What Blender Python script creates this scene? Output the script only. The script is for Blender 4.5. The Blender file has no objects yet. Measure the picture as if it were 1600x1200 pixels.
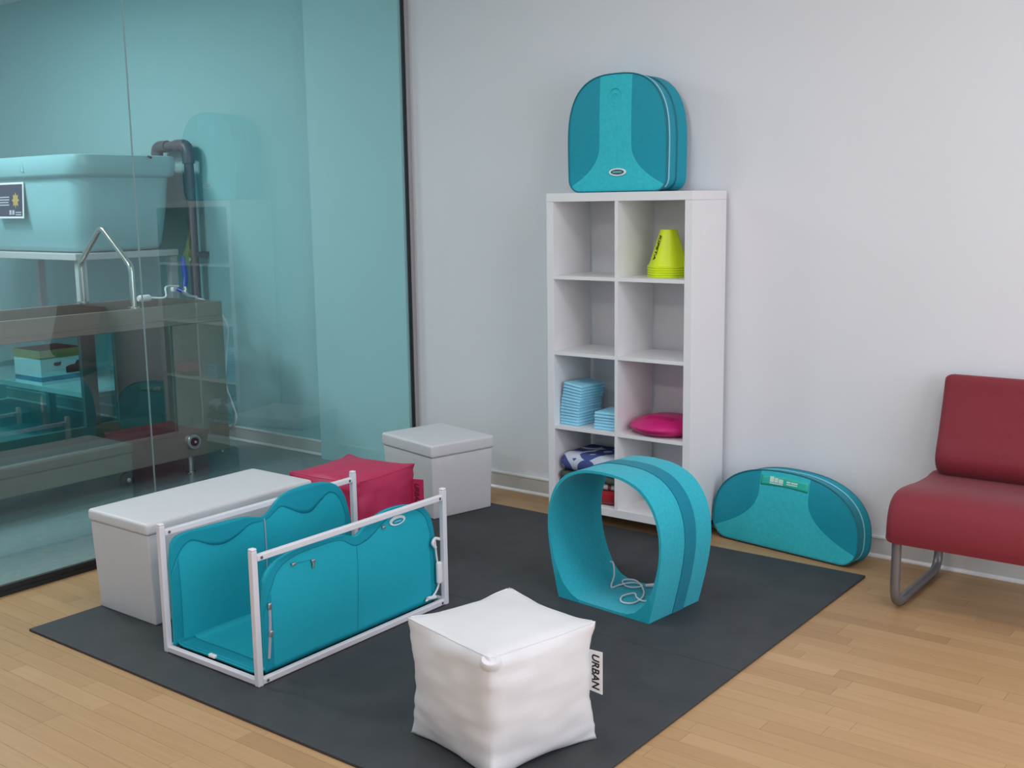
import bpy, bmesh, math, random
from mathutils import Vector, Matrix, noise
random.seed(7)
PI = math.pi
scene = bpy.context.scene
COL = scene.collection

# ------------------------------------------------------------------ camera
F_PX = 1731.29
CAM = Vector((3.0094, -4.4986, 1.4938))
YAW, PITCH, ROLL = -0.6577, 0.1617, -0.0145
fw = Vector((math.sin(YAW) * math.cos(PITCH), math.cos(YAW) * math.cos(PITCH), -math.sin(PITCH)))
rt = Vector((math.cos(YAW), -math.sin(YAW), 0))
up = rt.cross(fw)
r1 = rt * math.cos(ROLL) + up * math.sin(ROLL)
u1 = -rt * math.sin(ROLL) + up * math.cos(ROLL)
cam_d = bpy.data.cameras.new('camera')
cam = bpy.data.objects.new('camera', cam_d)
COL.objects.link(cam)
cam_d.sensor_width = 36.0
cam_d.sensor_fit = 'HORIZONTAL'
cam_d.lens = F_PX / 1600 * 36.0
cam_d.clip_start = 0.05
M = Matrix((r1, u1, -fw)).transposed().to_4x4()
M.translation = CAM
cam.matrix_world = M
scene.camera = cam

# ------------------------------------------------------------------ world, lights, exposure
scene.view_settings.view_transform = 'Standard'
scene.view_settings.look = 'None'
scene.view_settings.gamma = 1.0
scene.view_settings.use_curve_mapping = False
scene.view_settings.exposure = -0.08
scene.cycles.max_bounces = 7
scene.cycles.diffuse_bounces = 4
scene.cycles.glossy_bounces = 4
scene.cycles.use_adaptive_sampling = True
scene.cycles.adaptive_threshold = 0.03
scene.cycles.transparent_max_bounces = 16
scene.cycles.caustics_reflective = False
scene.cycles.caustics_refractive = False
scene.cycles.sample_clamp_indirect = 6.0

world = bpy.data.worlds.new('daylight')
scene.world = world
world.use_nodes = True
bg = world.node_tree.nodes['Background']
bg.inputs[0].default_value = (0.80, 0.88, 1.0, 1)
bg.inputs[1].default_value = 1.0


def area(name, loc, rot, sx, sy, power, color):
    d = bpy.data.lights.new(name, 'AREA')
    d.shape = 'RECTANGLE'
    d.size, d.size_y = sx, sy
    d.energy = power
    d.color = color
    o = bpy.data.objects.new(name, d)
    COL.objects.link(o)
    o.location = loc
    o.rotation_euler = rot
    return o


ROOM_H = 3.0
XR, YF, XG, XL = 5.2, -7.6, -1.137, -5.6
# daylight entering the big side window (right wall) and the shop front behind the camera
area('side_window_daylight', (XR - 0.03, -2.6, 1.65), (0, PI / 2, 0), 2.1, 3.6, 92, (0.86, 0.90, 1.0))
area('front_window_daylight', (2.2, YF + 0.03, 1.6), (-PI / 2, 0, 0), 4.4, 2.2, 64, (0.90, 0.93, 1.0))
ADDED_PANELS = [(0.6, -2.0, 15), (2.9, -2.0, 20), (0.6, -4.8, 20), (2.9, -4.8, 22), (-3.6, -1.9, 53), (-2.5, -2.9, 43)]  # added fill lights, out of view; last two brighten the wet room

# ------------------------------------------------------------------ helpers


def lin(r, g, b):
    def f(c):
        c /= 255.0
        return c / 12.92 if c <= 0.04045 else ((c + 0.055) / 1.055) ** 2.4
    return (f(r), f(g), f(b))


MATS = {}


def mat(name, col, rough=0.6, metal=0.0, var=0.06, scale=30.0, bump=0.0, bscale=200.0, sheen=0.0, spec=0.5, coat=0.0, stretch=None):
    if name in MATS:
        return MATS[name]
    m = bpy.data.materials.new(name)
    m.use_nodes = True
    nt = m.node_tree
    b = nt.nodes['Principled BSDF']
    b.inputs['Roughness'].default_value = rough
    b.inputs['Metallic'].default_value = metal
    b.inputs['Specular IOR Level'].default_value = spec
    b.inputs['Sheen Weight'].default_value = sheen
    b.inputs['Coat Weight'].default_value = coat
    tc = nt.nodes.new('ShaderNodeTexCoord')
    src = tc.outputs['Object']
    if stretch:
        mp = nt.nodes.new('ShaderNodeMapping')
        mp.inputs['Scale'].default_value = stretch
        nt.links.new(src, mp.inputs['Vector'])
        src = mp.outputs['Vector']
    n = nt.nodes.new('ShaderNodeTexNoise')
    n.inputs['Scale'].default_value = scale
    n.inputs['Detail'].default_value = 4
    nt.links.new(src, n.inputs['Vector'])
    mix = nt.nodes.new('ShaderNodeMix')
    mix.data_type = 'RGBA'
    c1 = tuple(max(0, c * (1 - var)) for c in col) + (1,)
    c2 = tuple(min(1, c * (1 + var)) for c in col) + (1,)
    mix.inputs['A'].default_value = c1
    mix.inputs['B'].default_value = c2
    nt.links.new(n.outputs['Fac'], mix.inputs['Factor'])
    nt.links.new(mix.outputs['Result'], b.inputs['Base Color'])
    if bump > 0:
        n2 = nt.nodes.new('ShaderNodeTexNoise')
        n2.inputs['Scale'].default_value = bscale
        n2.inputs['Detail'].default_value = 3
        nt.links.new(src, n2.inputs['Vector'])
        bp = nt.nodes.new('ShaderNodeBump')
        bp.inputs['Strength'].default_value = bump
        bp.inputs['Distance'].default_value = 0.002
        nt.links.new(n2.outputs['Fac'], bp.inputs['Height'])
        nt.links.new(bp.outputs['Normal'], b.inputs['Normal'])
    MATS[name] = m
    return m


class MB:
    """collects geometry for one mesh object"""

    def __init__(self):
        self.v = []
        self.f = []

    def raw(self, vs, fs):
        o = len(self.v)
        self.v += [tuple(v) for v in vs]
        self.f += [tuple(i + o for i in f) for f in fs]
        return self

    def box(self, x0, x1, y0, y1, z0, z1):
        vs = [(x, y, z) for x in (x0, x1) for y in (y0, y1) for z in (z0, z1)]
        return self.raw(vs, [(0, 1, 3, 2), (4, 6, 7, 5), (0, 4, 5, 1), (2, 3, 7, 6), (0, 2, 6, 4), (1, 5, 7, 3)])

    def tube(self, path, r, n=10, closed=False, caps=True):
        P = [Vector(p) for p in path]
        k = len(P)
        rr = r if isinstance(r, (list, tuple)) else [r] * k
        vs, fs = [], []
        prev = None
        for i in range(k):
            if closed:
                t = (P[(i + 1) % k] - P[i - 1]).normalized()
            else:
                t = (P[min(i + 1, k - 1)] - P[max(i - 1, 0)]).normalized()
            if prev is None:
                a = Vector((0, 0, 1)) if abs(t.z) < 0.9 else Vector((1, 0, 0))
                nrm = t.cross(a).normalized()
            else:
                nrm = (prev - t * prev.dot(t)).normalized()
            prev = nrm
            bn = t.cross(nrm)
            for j in range(n):
                a = 2 * PI * j / n
                vs.append(P[i] + (nrm * math.cos(a) + bn * math.sin(a)) * rr[i])
        m = k if closed else k - 1
        for i in range(m):
            i2 = (i + 1) % k
            for j in range(n):
                fs.append((i * n + j, i * n + (j + 1) % n, i2 * n + (j + 1) % n, i2 * n + j))
        if not closed and caps:
            fs.append(tuple(range(n))[::-1])
            fs.append(tuple((k - 1) * n + j for j in range(n)))
        return self.raw(vs, fs)

    def bar(self, a, b, w):
        """square-section bar along an axis from a to b"""
        a, b = Vector(a), Vector(b)
        lo = [min(a[i], b[i]) for i in range(3)]
        hi = [max(a[i], b[i]) for i in range(3)]
        ax = max(range(3), key=lambda i: hi[i] - lo[i])
        for i in range(3):
            if i != ax:
                lo[i] -= w / 2
                hi[i] += w / 2
        return self.box(lo[0], hi[0], lo[1], hi[1], lo[2], hi[2])

    def lathe(self, prof, n=32, c=(0, 0, 0), axis='z'):
        vs, fs = [], []
        k = len(prof)
        for r, h in prof:
            for j in range(n):
                a = 2 * PI * j / n
                x, y = r * math.cos(a), r * math.sin(a)
                p = {'z': (x, y, h), 'x': (h, x, y), 'y': (y, h, x)}[axis]
                vs.append((p[0] + c[0], p[1] + c[1], p[2] + c[2]))
        for i in range(k - 1):
            for j in range(n):
                fs.append((i * n + j, i * n + (j + 1) % n, (i + 1) * n + (j + 1) % n, (i + 1) * n + j))
        fs.append(tuple(range(n))[::-1])
        fs.append(tuple((k - 1) * n + j for j in range(n)))
        return self.raw(vs, fs)

    def loft(self, rings, cap0=True, cap1=True, closed_rings=False):
        n = len(rings[0])
        vs = [p for r in rings for p in r]
        fs = []
        m = len(rings)
        for i in range(m if closed_rings else m - 1):
            i2 = (i + 1) % m
            for j in range(n):
                fs.append((i * n + j, i * n + (j + 1) % n, i2 * n + (j + 1) % n, i2 * n + j))
        if not closed_rings:
            if cap0:
                fs.append(tuple(range(n))[::-1])
            if cap1:
                fs.append(tuple((m - 1) * n + j for j in range(n)))
        return self.raw(vs, fs)

    def grid(self, fn, nu, nv):
        vs = [fn(i / nu, j / nv) for i in range(nu + 1) for j in range(nv + 1)]
        w = nv + 1
        fs = [(i * w + j, (i + 1) * w + j, (i + 1) * w + j + 1, i * w + j + 1) for i in range(nu) for j in range(nv)]
        return self.raw(vs, fs)

    def lattice(self, tx, ty, tz, fn=None):
        """closed box surface over three coordinate lists"""
        nx, ny, nz = len(tx) - 1, len(ty) - 1, len(tz) - 1
        idx, vs, fs = {}, [], []

        def g(i, j, k):
            if (i, j, k) not in idx:
                idx[(i, j, k)] = len(vs)
                p = (tx[i], ty[j], tz[k])
                vs.append(fn(p) if fn else p)
            return idx[(i, j, k)]
        for j in range(ny):
            for k in range(nz):
                fs.append((g(0, j, k), g(0, j, k + 1), g(0, j + 1, k + 1), g(0, j + 1, k)))
                fs.append((g(nx, j, k), g(nx, j + 1, k), g(nx, j + 1, k + 1), g(nx, j, k + 1)))
        for i in range(nx):
            for k in range(nz):
                fs.append((g(i, 0, k), g(i + 1, 0, k), g(i + 1, 0, k + 1), g(i, 0, k + 1)))
                fs.append((g(i, ny, k), g(i, ny, k + 1), g(i + 1, ny, k + 1), g(i + 1, ny, k)))
        for i in range(nx):
            for j in range(ny):
                fs.append((g(i, j, 0), g(i, j + 1, 0), g(i + 1, j + 1, 0), g(i + 1, j, 0)))
                fs.append((g(i, j, nz), g(i + 1, j, nz), g(i + 1, j + 1, nz), g(i, j + 1, nz)))
        return self.raw(vs, fs)

    def rbox(self, c, s, r, k=(6, 6, 6), seg=3, warp=None):
        """rounded box, centre c, full size s, edge radius r"""
        h = [v / 2 for v in s]

        def ts(hh, kk):
            zone = [r * math.tan(PI / 4 * i / seg) for i in range(seg + 1)]
            a = [-(hh - r) - z for z in reversed(zone)]
            mid = [-(hh - r) + 2 * (hh - r) * i / kk for i in range(1, kk)]
            b = [(hh - r) + z for z in zone]
            return a + mid + b

        def fn(p):
            inner = [max(-(h[i] - r), min(h[i] - r, p[i])) for i in range(3)]
            d = Vector([p[i] - inner[i] for i in range(3)])
            if d.length > 1e-9:
                # treat as cube-corner projection
                d = d.normalized() * r
            q = Vector(inner) + d
            if warp:
                q = Vector(warp(q))
            return (q[0] + c[0], q[1] + c[1], q[2] + c[2])
        return self.lattice(ts(h[0], k[0]), ts(h[1], k[1]), ts(h[2], k[2]), fn)

    def build(self, name, m, parent=None, smooth=False, loc=None, rot=None, bevel=0, angle=40, solid=0):
        me = bpy.data.meshes.new(name)
        me.from_pydata(self.v, [], self.f)
        bm = bmesh.new()
        bm.from_mesh(me)
        bmesh.ops.recalc_face_normals(bm, faces=bm.faces)
        bm.to_mesh(me)
        bm.free()
        o = bpy.data.objects.new(name, me)
        COL.objects.link(o)
        if m:
            me.materials.append(m)
        if parent is not None:
            o.parent = parent
        if loc:
            o.location = loc
        if rot:
            o.rotation_euler = rot
        if solid:
            md = o.modifiers.new('thickness', 'SOLIDIFY')
            md.thickness = solid
            md.offset = 0
        if bevel:
            md = o.modifiers.new('bevel', 'BEVEL')
            md.width = bevel
            md.segments = 2
            md.limit_method = 'ANGLE'
        if smooth:
            for p in me.polygons:
                p.use_smooth = True
            try:
                me.set_sharp_from_angle(angle=math.radians(angle))
            except Exception:
                pass
        return o


def tag(o, label, cat, group=None):
    o['label'] = label
    o['category'] = cat
    if group:
        o['group'] = group
    return o


def thing(name, label, cat, loc=(0, 0, 0), rotz=0, group=None):
    o = bpy.data.objects.new(name, None)
    COL.objects.link(o)
    o.location = loc
    o.rotation_euler = (0, 0, rotz)
    o.empty_display_size = 0.05
    return tag(o, label, cat, group)


def struct(o):
    o['kind'] = 'structure'
    return o


def smoothpath(pts, n=8):
    """Catmull-Rom through pts"""
    P = [Vector(p) for p in pts]
    out = []
    for i in range(len(P) - 1):
        a = P[i - 1] if i else P[0] * 2 - P[1]
        b, c = P[i], P[i + 1]
        d = P[i + 2] if i + 2 < len(P) else P[-1] * 2 - P[-2]
        for j in range(n):
            t = j / n
            out.append(0.5 * ((2 * b) + (c - a) * t + (2 * a - 5 * b + 4 * c - d) * t * t + (3 * b - a - 3 * c + d) * t ** 3))
    out.append(P[-1])
    return out


def fillet(pts, r, n=6):
    """polyline with rounded corners"""
    P = [Vector(p) for p in pts]
    out = [P[0]]
    for i in range(1, len(P) - 1):
        a = (P[i - 1] - P[i]).normalized()
        b = (P[i + 1] - P[i]).normalized()
        ang = a.angle(b)
        d = min(r / math.tan(ang / 2), (P[i - 1] - P[i]).length * .49, (P[i + 1] - P[i]).length * .49)
        p0, p1 = P[i] + a * d, P[i] + b * d
        for j in range(n + 1):
            t = j / n
            out.append(p0 * (1 - t) ** 2 + P[i] * 2 * t * (1 - t) + p1 * t * t)
    out.append(P[-1])
    return out


def text_mesh(name, body, size, m, parent, matrix, shear=0.0, bold=0.0, extrude=0.0004, space=1.0):
    cu = bpy.data.curves.new(name, 'FONT')
    cu.body = body
    cu.size = size
    cu.shear = shear
    cu.offset = bold
    cu.extrude = extrude
    cu.space_character = space
    cu.align_x = 'CENTER'
    cu.align_y = 'CENTER'
    tmp = bpy.data.objects.new('tmp_text', cu)
    COL.objects.link(tmp)
    dg = bpy.context.evaluated_depsgraph_get()
    me = bpy.data.meshes.new_from_object(tmp.evaluated_get(dg))
    bpy.data.objects.remove(tmp)
    o = bpy.data.objects.new(name, me)
    me.materials.clear()
    me.materials.append(m)
    COL.objects.link(o)
    o.parent = parent
    o.matrix_local = matrix
    return o


def axes(x, y, loc):
    """matrix whose local x, y follow given directions"""
    x = Vector(x).normalized()
    y = Vector(y)
    z = x.cross(y).normalized()
    y = z.cross(x)
    mm = Matrix((x, y, z)).transposed().to_4x4()
    mm.translation = Vector(loc)
    return mm


def rrect(x0, x1, y0, y1, r, z, n=5):
    pts = []
    for cx, cy, a0 in ((x1 - r, y1 - r, 0), (x0 + r, y1 - r, PI / 2), (x0 + r, y0 + r, PI), (x1 - r, y0 + r, 1.5 * PI)):
        for i in range(n + 1):
            a = a0 + PI / 2 * i / n
            pts.append((cx + r * math.cos(a), cy + r * math.sin(a), z))
    return pts


# ------------------------------------------------------------------ materials
m_wall = mat('white_wall_paint', (0.74, 0.745, 0.775), 0.75, var=0.012, scale=4, bump=0.12, bscale=90)
m_ceil = mat('ceiling_paint', (0.8, 0.8, 0.8), 0.9, var=0.02, scale=3)
m_aqua = mat('aqua_wall_paint', (0.285, 0.53, 0.55), 0.7, var=0.02, scale=3, bump=0.1, bscale=80)
m_aqua_lit = mat('aqua_column_painted_light', (0.35, 0.60, 0.62), 0.7, var=0.02, scale=3, bump=0.1, bscale=80)  # wall aqua lightened: room light caught by the column, put into its colour
m_base = mat('baseboard_lacquer', (0.60, 0.59, 0.57), 0.4, var=0.04, scale=12)
m_base2 = mat('baseboard_edge_lacquer', (0.80, 0.80, 0.79), 0.35, var=0.02, scale=12)
m_alu = mat('aluminium_profile', (0.48, 0.46, 0.47), 0.4, 0.6, var=0.04, scale=20)
m_gasket = mat('black_gasket', (0.012, 0.015, 0.018), 0.6)
m_wetfloor = mat('wet_room_floor', (0.20, 0.27, 0.28), 0.35, var=0.25, scale=25, bump=0.15, bscale=60)
m_rubber = mat('dark_rubber_mat', (0.044, 0.047, 0.051), 0.62, var=0.28, scale=9, bump=0.25, bscale=260, spec=0.35)
m_white_lam = mat('white_laminate', (0.78, 0.77, 0.78), 0.38, var=0.015, scale=8)
m_leather_w = mat('white_faux_leather', (0.70, 0.70, 0.715), 0.42, var=0.03, scale=18, bump=0.10, bscale=160)
m_linen_w = mat('white_faux_leather_box', (0.66, 0.65, 0.67), 0.5, var=0.03, scale=24, bump=0.2, bscale=120)
m_fold = mat('box_inside_shadow_board', (0.3, 0.3, 0.31), 0.8)
m_raspberry = mat('raspberry_nylon', (0.49, 0.025, 0.095), 0.55, var=0.08, scale=20, bump=0.15, bscale=150)
m_raspberry_d = mat('raspberry_lettering', (0.12, 0.004, 0.02), 0.6)
m_teal_l = mat('light_teal_felt', (0.022, 0.40, 0.50), 0.85, var=0.2, scale=90, bump=0.25, bscale=300, sheen=0.15, spec=0.2)
m_teal_d = mat('dark_teal_felt', (0.004, 0.21, 0.30), 0.85, var=0.10, scale=60, bump=0.25, bscale=300, sheen=0.1, spec=0.2)
m_teal_bag = mat('teal_bag_nylon', (0.003, 0.29, 0.39), 0.55, var=0.08, scale=40, bump=0.2, bscale=300, spec=0.4)
m_teal_bag_l = mat('teal_bag_light_felt', (0.040, 0.50, 0.58), 0.8, var=0.16, scale=60, bump=0.25, bscale=300, spec=0.25)
m_piping = mat('pale_blue_piping', (0.22, 0.58, 0.68), 0.4)
m_piping_d = mat('deep_teal_piping', (0.008, 0.16, 0.21), 0.45)
m_green_tag = mat('green_label_strip', (0.02, 0.48, 0.38), 0.4)
m_tube = mat('white_powder_coated_tube', (0.72, 0.70, 0.74), 0.35, var=0.02, scale=20)
m_cap = mat('white_plastic', (0.78, 0.78, 0.79), 0.4, var=0.02)
m_screw = mat('zinc_screw', (0.25, 0.25, 0.27), 0.35, 0.8)
m_silver = mat('silver_metal', (0.6, 0.6, 0.62), 0.3, 0.9)
m_red = mat('red_upholstery', (0.215, 0.020, 0.032), 0.6, var=0.10, scale=120, bump=0.3, bscale=500, sheen=0.1, spec=0.3)
m_leg = mat('grey_painted_steel', (0.20, 0.19, 0.20), 0.35, 0.5, var=0.05)
m_black = mat('black_rubber', (0.01, 0.01, 0.01), 0.6)
m_ink = mat('black_print', (0.010, 0.010, 0.012), 0.5)
m_yellow = mat('neon_yellow_plastic', (0.74, 0.90, 0.010), 0.4, var=0.03)
m_pink = mat('magenta_rubber', (0.56, 0.010, 0.16), 0.4, var=0.08, scale=40)
m_pad = mat('light_blue_pad', (0.30, 0.66, 0.84), 0.6, var=0.06, scale=50)
m_pad_d = mat('blue_pad_film', (0.10, 0.42, 0.68), 0.45, var=0.08, scale=40)
m_steel = mat('brushed_stainless_steel', (0.30, 0.275, 0.235), 0.38, 0.75, var=0.10, scale=6, stretch=(1, 1, 6))
m_steel_d = mat('stainless_inner_panel', (0.16, 0.16, 0.15), 0.45, 0.6, var=0.12, scale=6)
m_chrome = mat('polished_steel_tube', (0.55, 0.54, 0.5), 0.2, 0.95)
m_belt = mat('treadmill_belt_rubber', (0.02, 0.024, 0.024), 0.7)
m_tub = mat('pale_aqua_fibreglass', (0.235, 0.49, 0.52), 0.3, var=0.02, scale=6)
m_table = mat('grey_table_board', (0.42, 0.46, 0.47), 0.45, var=0.04)
m_pvc = mat('dark_grey_pvc', (0.085, 0.08, 0.10), 0.4, var=0.08)
m_blue = mat('blue_hose_sleeve', (0.01, 0.05, 0.35), 0.4)
m_paper = mat('white_paper', (0.75, 0.76, 0.78), 0.6)
m_navy = mat('navy_print', (0.025, 0.035, 0.07), 0.5)
m_gold = mat('gold_print', (0.42, 0.30, 0.08), 0.5)
m_greyprint = mat('pale_print', (0.42, 0.45, 0.52), 0.5)
m_carton_g = mat('olive_carton_print', (0.20, 0.22, 0.06), 0.6)
m_carton_b = mat('blue_carton_print', (0.08, 0.20, 0.36), 0.6)
m_towel_r = mat('red_terry', (0.33, 0.012, 0.02), 0.95, var=0.3, scale=60, bump=0.6, bscale=250, sheen=0.3, spec=0.1)
m_towel_g = mat('grey_green_terry', (0.075, 0.095, 0.075), 0.95, var=0.3, scale=60, bump=0.6, bscale=250, spec=0.1)
m_added_frame = mat('added_panel_frame_white', (0.8, 0.8, 0.8), 0.4)


def glass_mat(name, tint, ior):
    m = bpy.data.materials.new(name)
    m.use_nodes = True
    nt = m.node_tree
    for n in list(nt.nodes):
        nt.nodes.remove(n)
    out = nt.nodes.new('ShaderNodeOutputMaterial')
    tr = nt.nodes.new('ShaderNodeBsdfTransparent')
    tr.inputs[0].default_value = tint + (1,)
    gl = nt.nodes.new('ShaderNodeBsdfGlossy')
    gl.inputs['Roughness'].default_value = 0.0
    gl.inputs['Color'].default_value = (0.95, 1, 1, 1)
    fr = nt.nodes.new('ShaderNodeFresnel')
    fr.inputs['IOR'].default_value = ior
    ge = nt.nodes.new('ShaderNodeNewGeometry')
    inv = nt.nodes.new('ShaderNodeMath')
    inv.operation = 'SUBTRACT'
    inv.inputs[0].default_value = 1.0
    nt.links.new(ge.outputs['Backfacing'], inv.inputs[1])
    mu = nt.nodes.new('ShaderNodeMath')
    mu.operation = 'MULTIPLY'
    nt.links.new(fr.outputs[0], mu.inputs[0])
    nt.links.new(inv.outputs[0], mu.inputs[1])
    mx = nt.nodes.new('ShaderNodeMixShader')
    nt.links.new(mu.outputs[0], mx.inputs[0])
    nt.links.new(tr.outputs[0], mx.inputs[1])
    nt.links.new(gl.outputs[0], mx.inputs[2])
    nt.links.new(mx.outputs[0], out.inputs[0])
    return m


m_glass = glass_mat('tinted_partition_glass', (0.90, 0.965, 0.965), 1.9)
m_acryl = glass_mat('tank_window_glass', (0.72, 0.92, 0.92), 1.5)


def wood_mat():
    m = bpy.data.materials.new('beech_laminate')
    m.use_nodes = True
    nt = m.node_tree
    b = nt.nodes['Principled BSDF']
    b.inputs['Roughness'].default_value = 0.42
    b.inputs['Specular IOR Level'].default_value = 0.35
    at = nt.nodes.new('ShaderNodeAttribute')
    at.attribute_name = 'tone'
    ramp = nt.nodes.new('ShaderNodeValToRGB')
    cr = ramp.color_ramp
    cr.elements[0].color = (0.375, 0.222, 0.105, 1)
    cr.elements[1].color = (0.50, 0.315, 0.162, 1)
    e = cr.elements.new(0.45)
    e.color = (0.44, 0.268, 0.13, 1)
    nt.links.new(at.outputs['Fac'], ramp.inputs[0])
    ge = nt.nodes.new('ShaderNodeNewGeometry')
    mp = nt.nodes.new('ShaderNodeMapping')
    mp.inputs['Scale'].default_value = (3.5, 70, 1)
    nt.links.new(ge.outputs['Position'], mp.inputs['Vector'])
    n = nt.nodes.new('ShaderNodeTexNoise')
    n.inputs['Scale'].default_value = 1.0
    n.inputs['Detail'].default_value = 5
    nt.links.new(mp.outputs['Vector'], n.inputs['Vector'])
    mr = nt.nodes.new('ShaderNodeMapRange')
    mr.inputs['To Min'].default_value = 0.86
    mr.inputs['To Max'].default_value = 1.12
    nt.links.new(n.outputs['Fac'], mr.inputs['Value'])
    mix = nt.nodes.new('ShaderNodeMix')
    mix.data_type = 'RGBA'
    mix.blend_type = 'MULTIPLY'
    mix.inputs['Factor'].default_value = 1.0
    nt.links.new(ramp.outputs[0], mix.inputs['A'])
    nt.links.new(mr.outputs[0], mix.inputs['B'])
    nt.links.new(mix.outputs['Result'], b.inputs['Base Color'])
    return m


m_wood = wood_mat()


def towel_pattern(name, ground, print_col, scale):
    m = bpy.data.materials.new(name)
    m.use_nodes = True
    nt = m.node_tree
    b = nt.nodes['Principled BSDF']
    b.inputs['Roughness'].default_value = 0.95
    b.inputs['Specular IOR Level'].default_value = 0.1
    tc = nt.nodes.new('ShaderNodeTexCoord')
    vo = nt.nodes.new('ShaderNodeTexVoronoi')
    vo.inputs['Scale'].default_value = scale
    vo.inputs['Randomness'].default_value = 0.8
    nz = nt.nodes.new('ShaderNodeTexNoise')
    nz.inputs['Scale'].default_value = scale * 0.9
    nz.inputs['Detail'].default_value = 1
    nt.links.new(tc.outputs['Object'], nz.inputs['Vector'])
    ad = nt.nodes.new('ShaderNodeVectorMath')
    ad.operation = 'MULTIPLY_ADD'
    ad.inputs[1].default_value = (0.06, 0.06, 0.06)
    nt.links.new(nz.outputs['Color'], ad.inputs[0])
    nt.links.new(tc.outputs['Object'], ad.inputs[2])
    nt.links.new(ad.outputs[0], vo.inputs['Vector'])
    sn = nt.nodes.new('ShaderNodeMath')
    sn.operation = 'SINE'
    ml = nt.nodes.new('ShaderNodeMath')
    ml.operation = 'MULTIPLY'
    ml.inputs[1].default_value = 13.0
    nt.links.new(vo.outputs['Distance'], ml.inputs[0])
    nt.links.new(ml.outputs[0], sn.inputs[0])
    gt = nt.nodes.new('ShaderNodeMath')
    gt.operation = 'GREATER_THAN'
    gt.inputs[1].default_value = 0.45
    nt.links.new(sn.outputs[0], gt.inputs[0])
    mix = nt.nodes.new('ShaderNodeMix')
    mix.data_type = 'RGBA'
    mix.inputs['A'].default_value = ground + (1,)
    mix.inputs['B'].default_value = print_col + (1,)
    nt.links.new(gt.outputs[0], mix.inputs['Factor'])
    nt.links.new(mix.outputs['Result'], b.inputs['Base Color'])
    return m


m_towel_b = towel_pattern('blue_swirl_towel', (0.07, 0.095, 0.27), (0.55, 0.58, 0.68), 8)
m_towel_w = towel_pattern('pale_floral_towel', (0.46, 0.46, 0.50), (0.22, 0.05, 0.07), 11)

# ------------------------------------------------------------------ room shell
WT = 0.15
# floor slabs
struct(MB().box(XG, XR, YF, 0, -0.12, -0.006).build('floor', mat('floor_underlay', (0.12, 0.075, 0.04), 0.8)))
floor = bpy.data.objects['floor']
wet = struct(MB().box(XL, XG, YF, 0, -0.12, -0.002).build('floor', m_wetfloor))

# planks: strips running along the back wall
MAT_X0, MAT_X1, MAT_Y0, MAT_YM, MAT_Y1 = -0.693, 1.528, -2.566, -1.420, -0.294


def project(p):
    d = Vector(p) - CAM
    z = d.dot(fw)
    if z < 0.1:
        return None
    return (800 + F_PX * d.dot(r1) / z, 600 - F_PX * d.dot(u1) / z)


rng = random.Random(11)
strips = []
sw = 0.0665
row = 0
y = 0.0
while y > YF:
    y1 = max(y - sw, YF)
    x = XG - rng.random() * 0.4
    while x < XR:
        L = rng.uniform(0.38, 0.85)
        a, b = max(x, XG), min(x + L, XR)
        if b - a > 0.01:
            tone = min(1, max(0, rng.gauss(0.5, 0.2)))
            strips.append((a, b, y1, y, tone))
        x += L
    y = y1
vis, rest = [], []
for s in strips:
    a, b, ya, yb, tone = s
    under = a > MAT_X0 and b < MAT_X1 and ya > MAT_Y0 and yb < MAT_Y1
    cs = [project((xx, yy, 0)) for xx in (a, (a + b) / 2, b) for yy in (ya, yb)]
    inside = any(c and -5 < c[0] < 1605 and -5 < c[1] < 1205 for c in cs)
    if inside and not under and all(cs):
        size = (max(c[0] for c in cs) - min(c[0] for c in cs)) * (max(c[1] for c in cs) - min(c[1] for c in cs))
        vis.append((size, s))
    else:
        rest.append(s)
vis.sort(key=lambda t: -t[0])
rest += [s for _, s in vis[300:]]
vis = vis[:300]


def plank_mesh(lst, name):
    mb = MB()
    tones = []
    g = 0.0004
    for a, b, ya, yb, tone in lst:
        mb.box(a + g, b - g, ya + g, yb - g, -0.006, 0.0)
        tones += [tone] * 8
    o = mb.build(name, m_wood, floor)
    at = o.data.attributes.new('tone', 'FLOAT', 'POINT')
    at.data.foreach_set('value', tones)
    return o


for _, s in vis:
    plank_mesh([s], 'plank')
ps = plank_mesh(rest, 'plank')
ps['kind'] = 'stuff'

# walls
struct(MB().box(XG, XR + WT, 0, WT, 0, ROOM_H).build('wall_back', m_wall))
wb2 = struct(MB().box(XL - WT, XG, 0, WT, 0, ROOM_H).build('wall_back', m_aqua))
struct(MB().box(-1.871, XG - 0.006, -0.06, -0.0005, -0.002, ROOM_H).build('wall_back', m_aqua_lit))
struct(MB().box(XL - WT, XL, YF, 0, 0, ROOM_H).build('wall_left', m_aqua))
struct(MB().box(XL, XG - 0.04, -3.62, -3.5, 0, ROOM_H).build('wall_front', m_aqua))
struct(MB().box(XG - 0.12, XG, YF, -3.62, 0, ROOM_H).build('wall_left', m_wall))
# right wall with a window opening
wy0, wy1, wz0, wz1 = -4.4, -0.8, 0.6, 2.7
w = MB()
w.box(XR, XR + WT, YF, wy0, 0, ROOM_H).box(XR, XR + WT, wy1, 0, 0, ROOM_H)
w.box(XR, XR + WT, wy0, wy1, 0, wz0).box(XR, XR + WT, wy0, wy1, wz1, ROOM_H)
struct(w.build('wall_right', m_wall))
# front wall with shop window
fx0, fx1, fz0, fz1 = 0.0, 4.4, 0.5, 2.7
w = MB()
w.box(XL, fx0, YF - WT, YF, 0, ROOM_H).box(fx1, XR, YF - WT, YF, 0, ROOM_H)
w.box(fx0, fx1, YF - WT, YF, 0, fz0).box(fx0, fx1, YF - WT, YF, fz1, ROOM_H)
struct(w.build('wall_front', m_wall))
struct(MB().box(XL - WT, XR + WT, YF - WT, WT, ROOM_H, ROOM_H + 0.1).build('ceiling', m_ceil))
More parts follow.
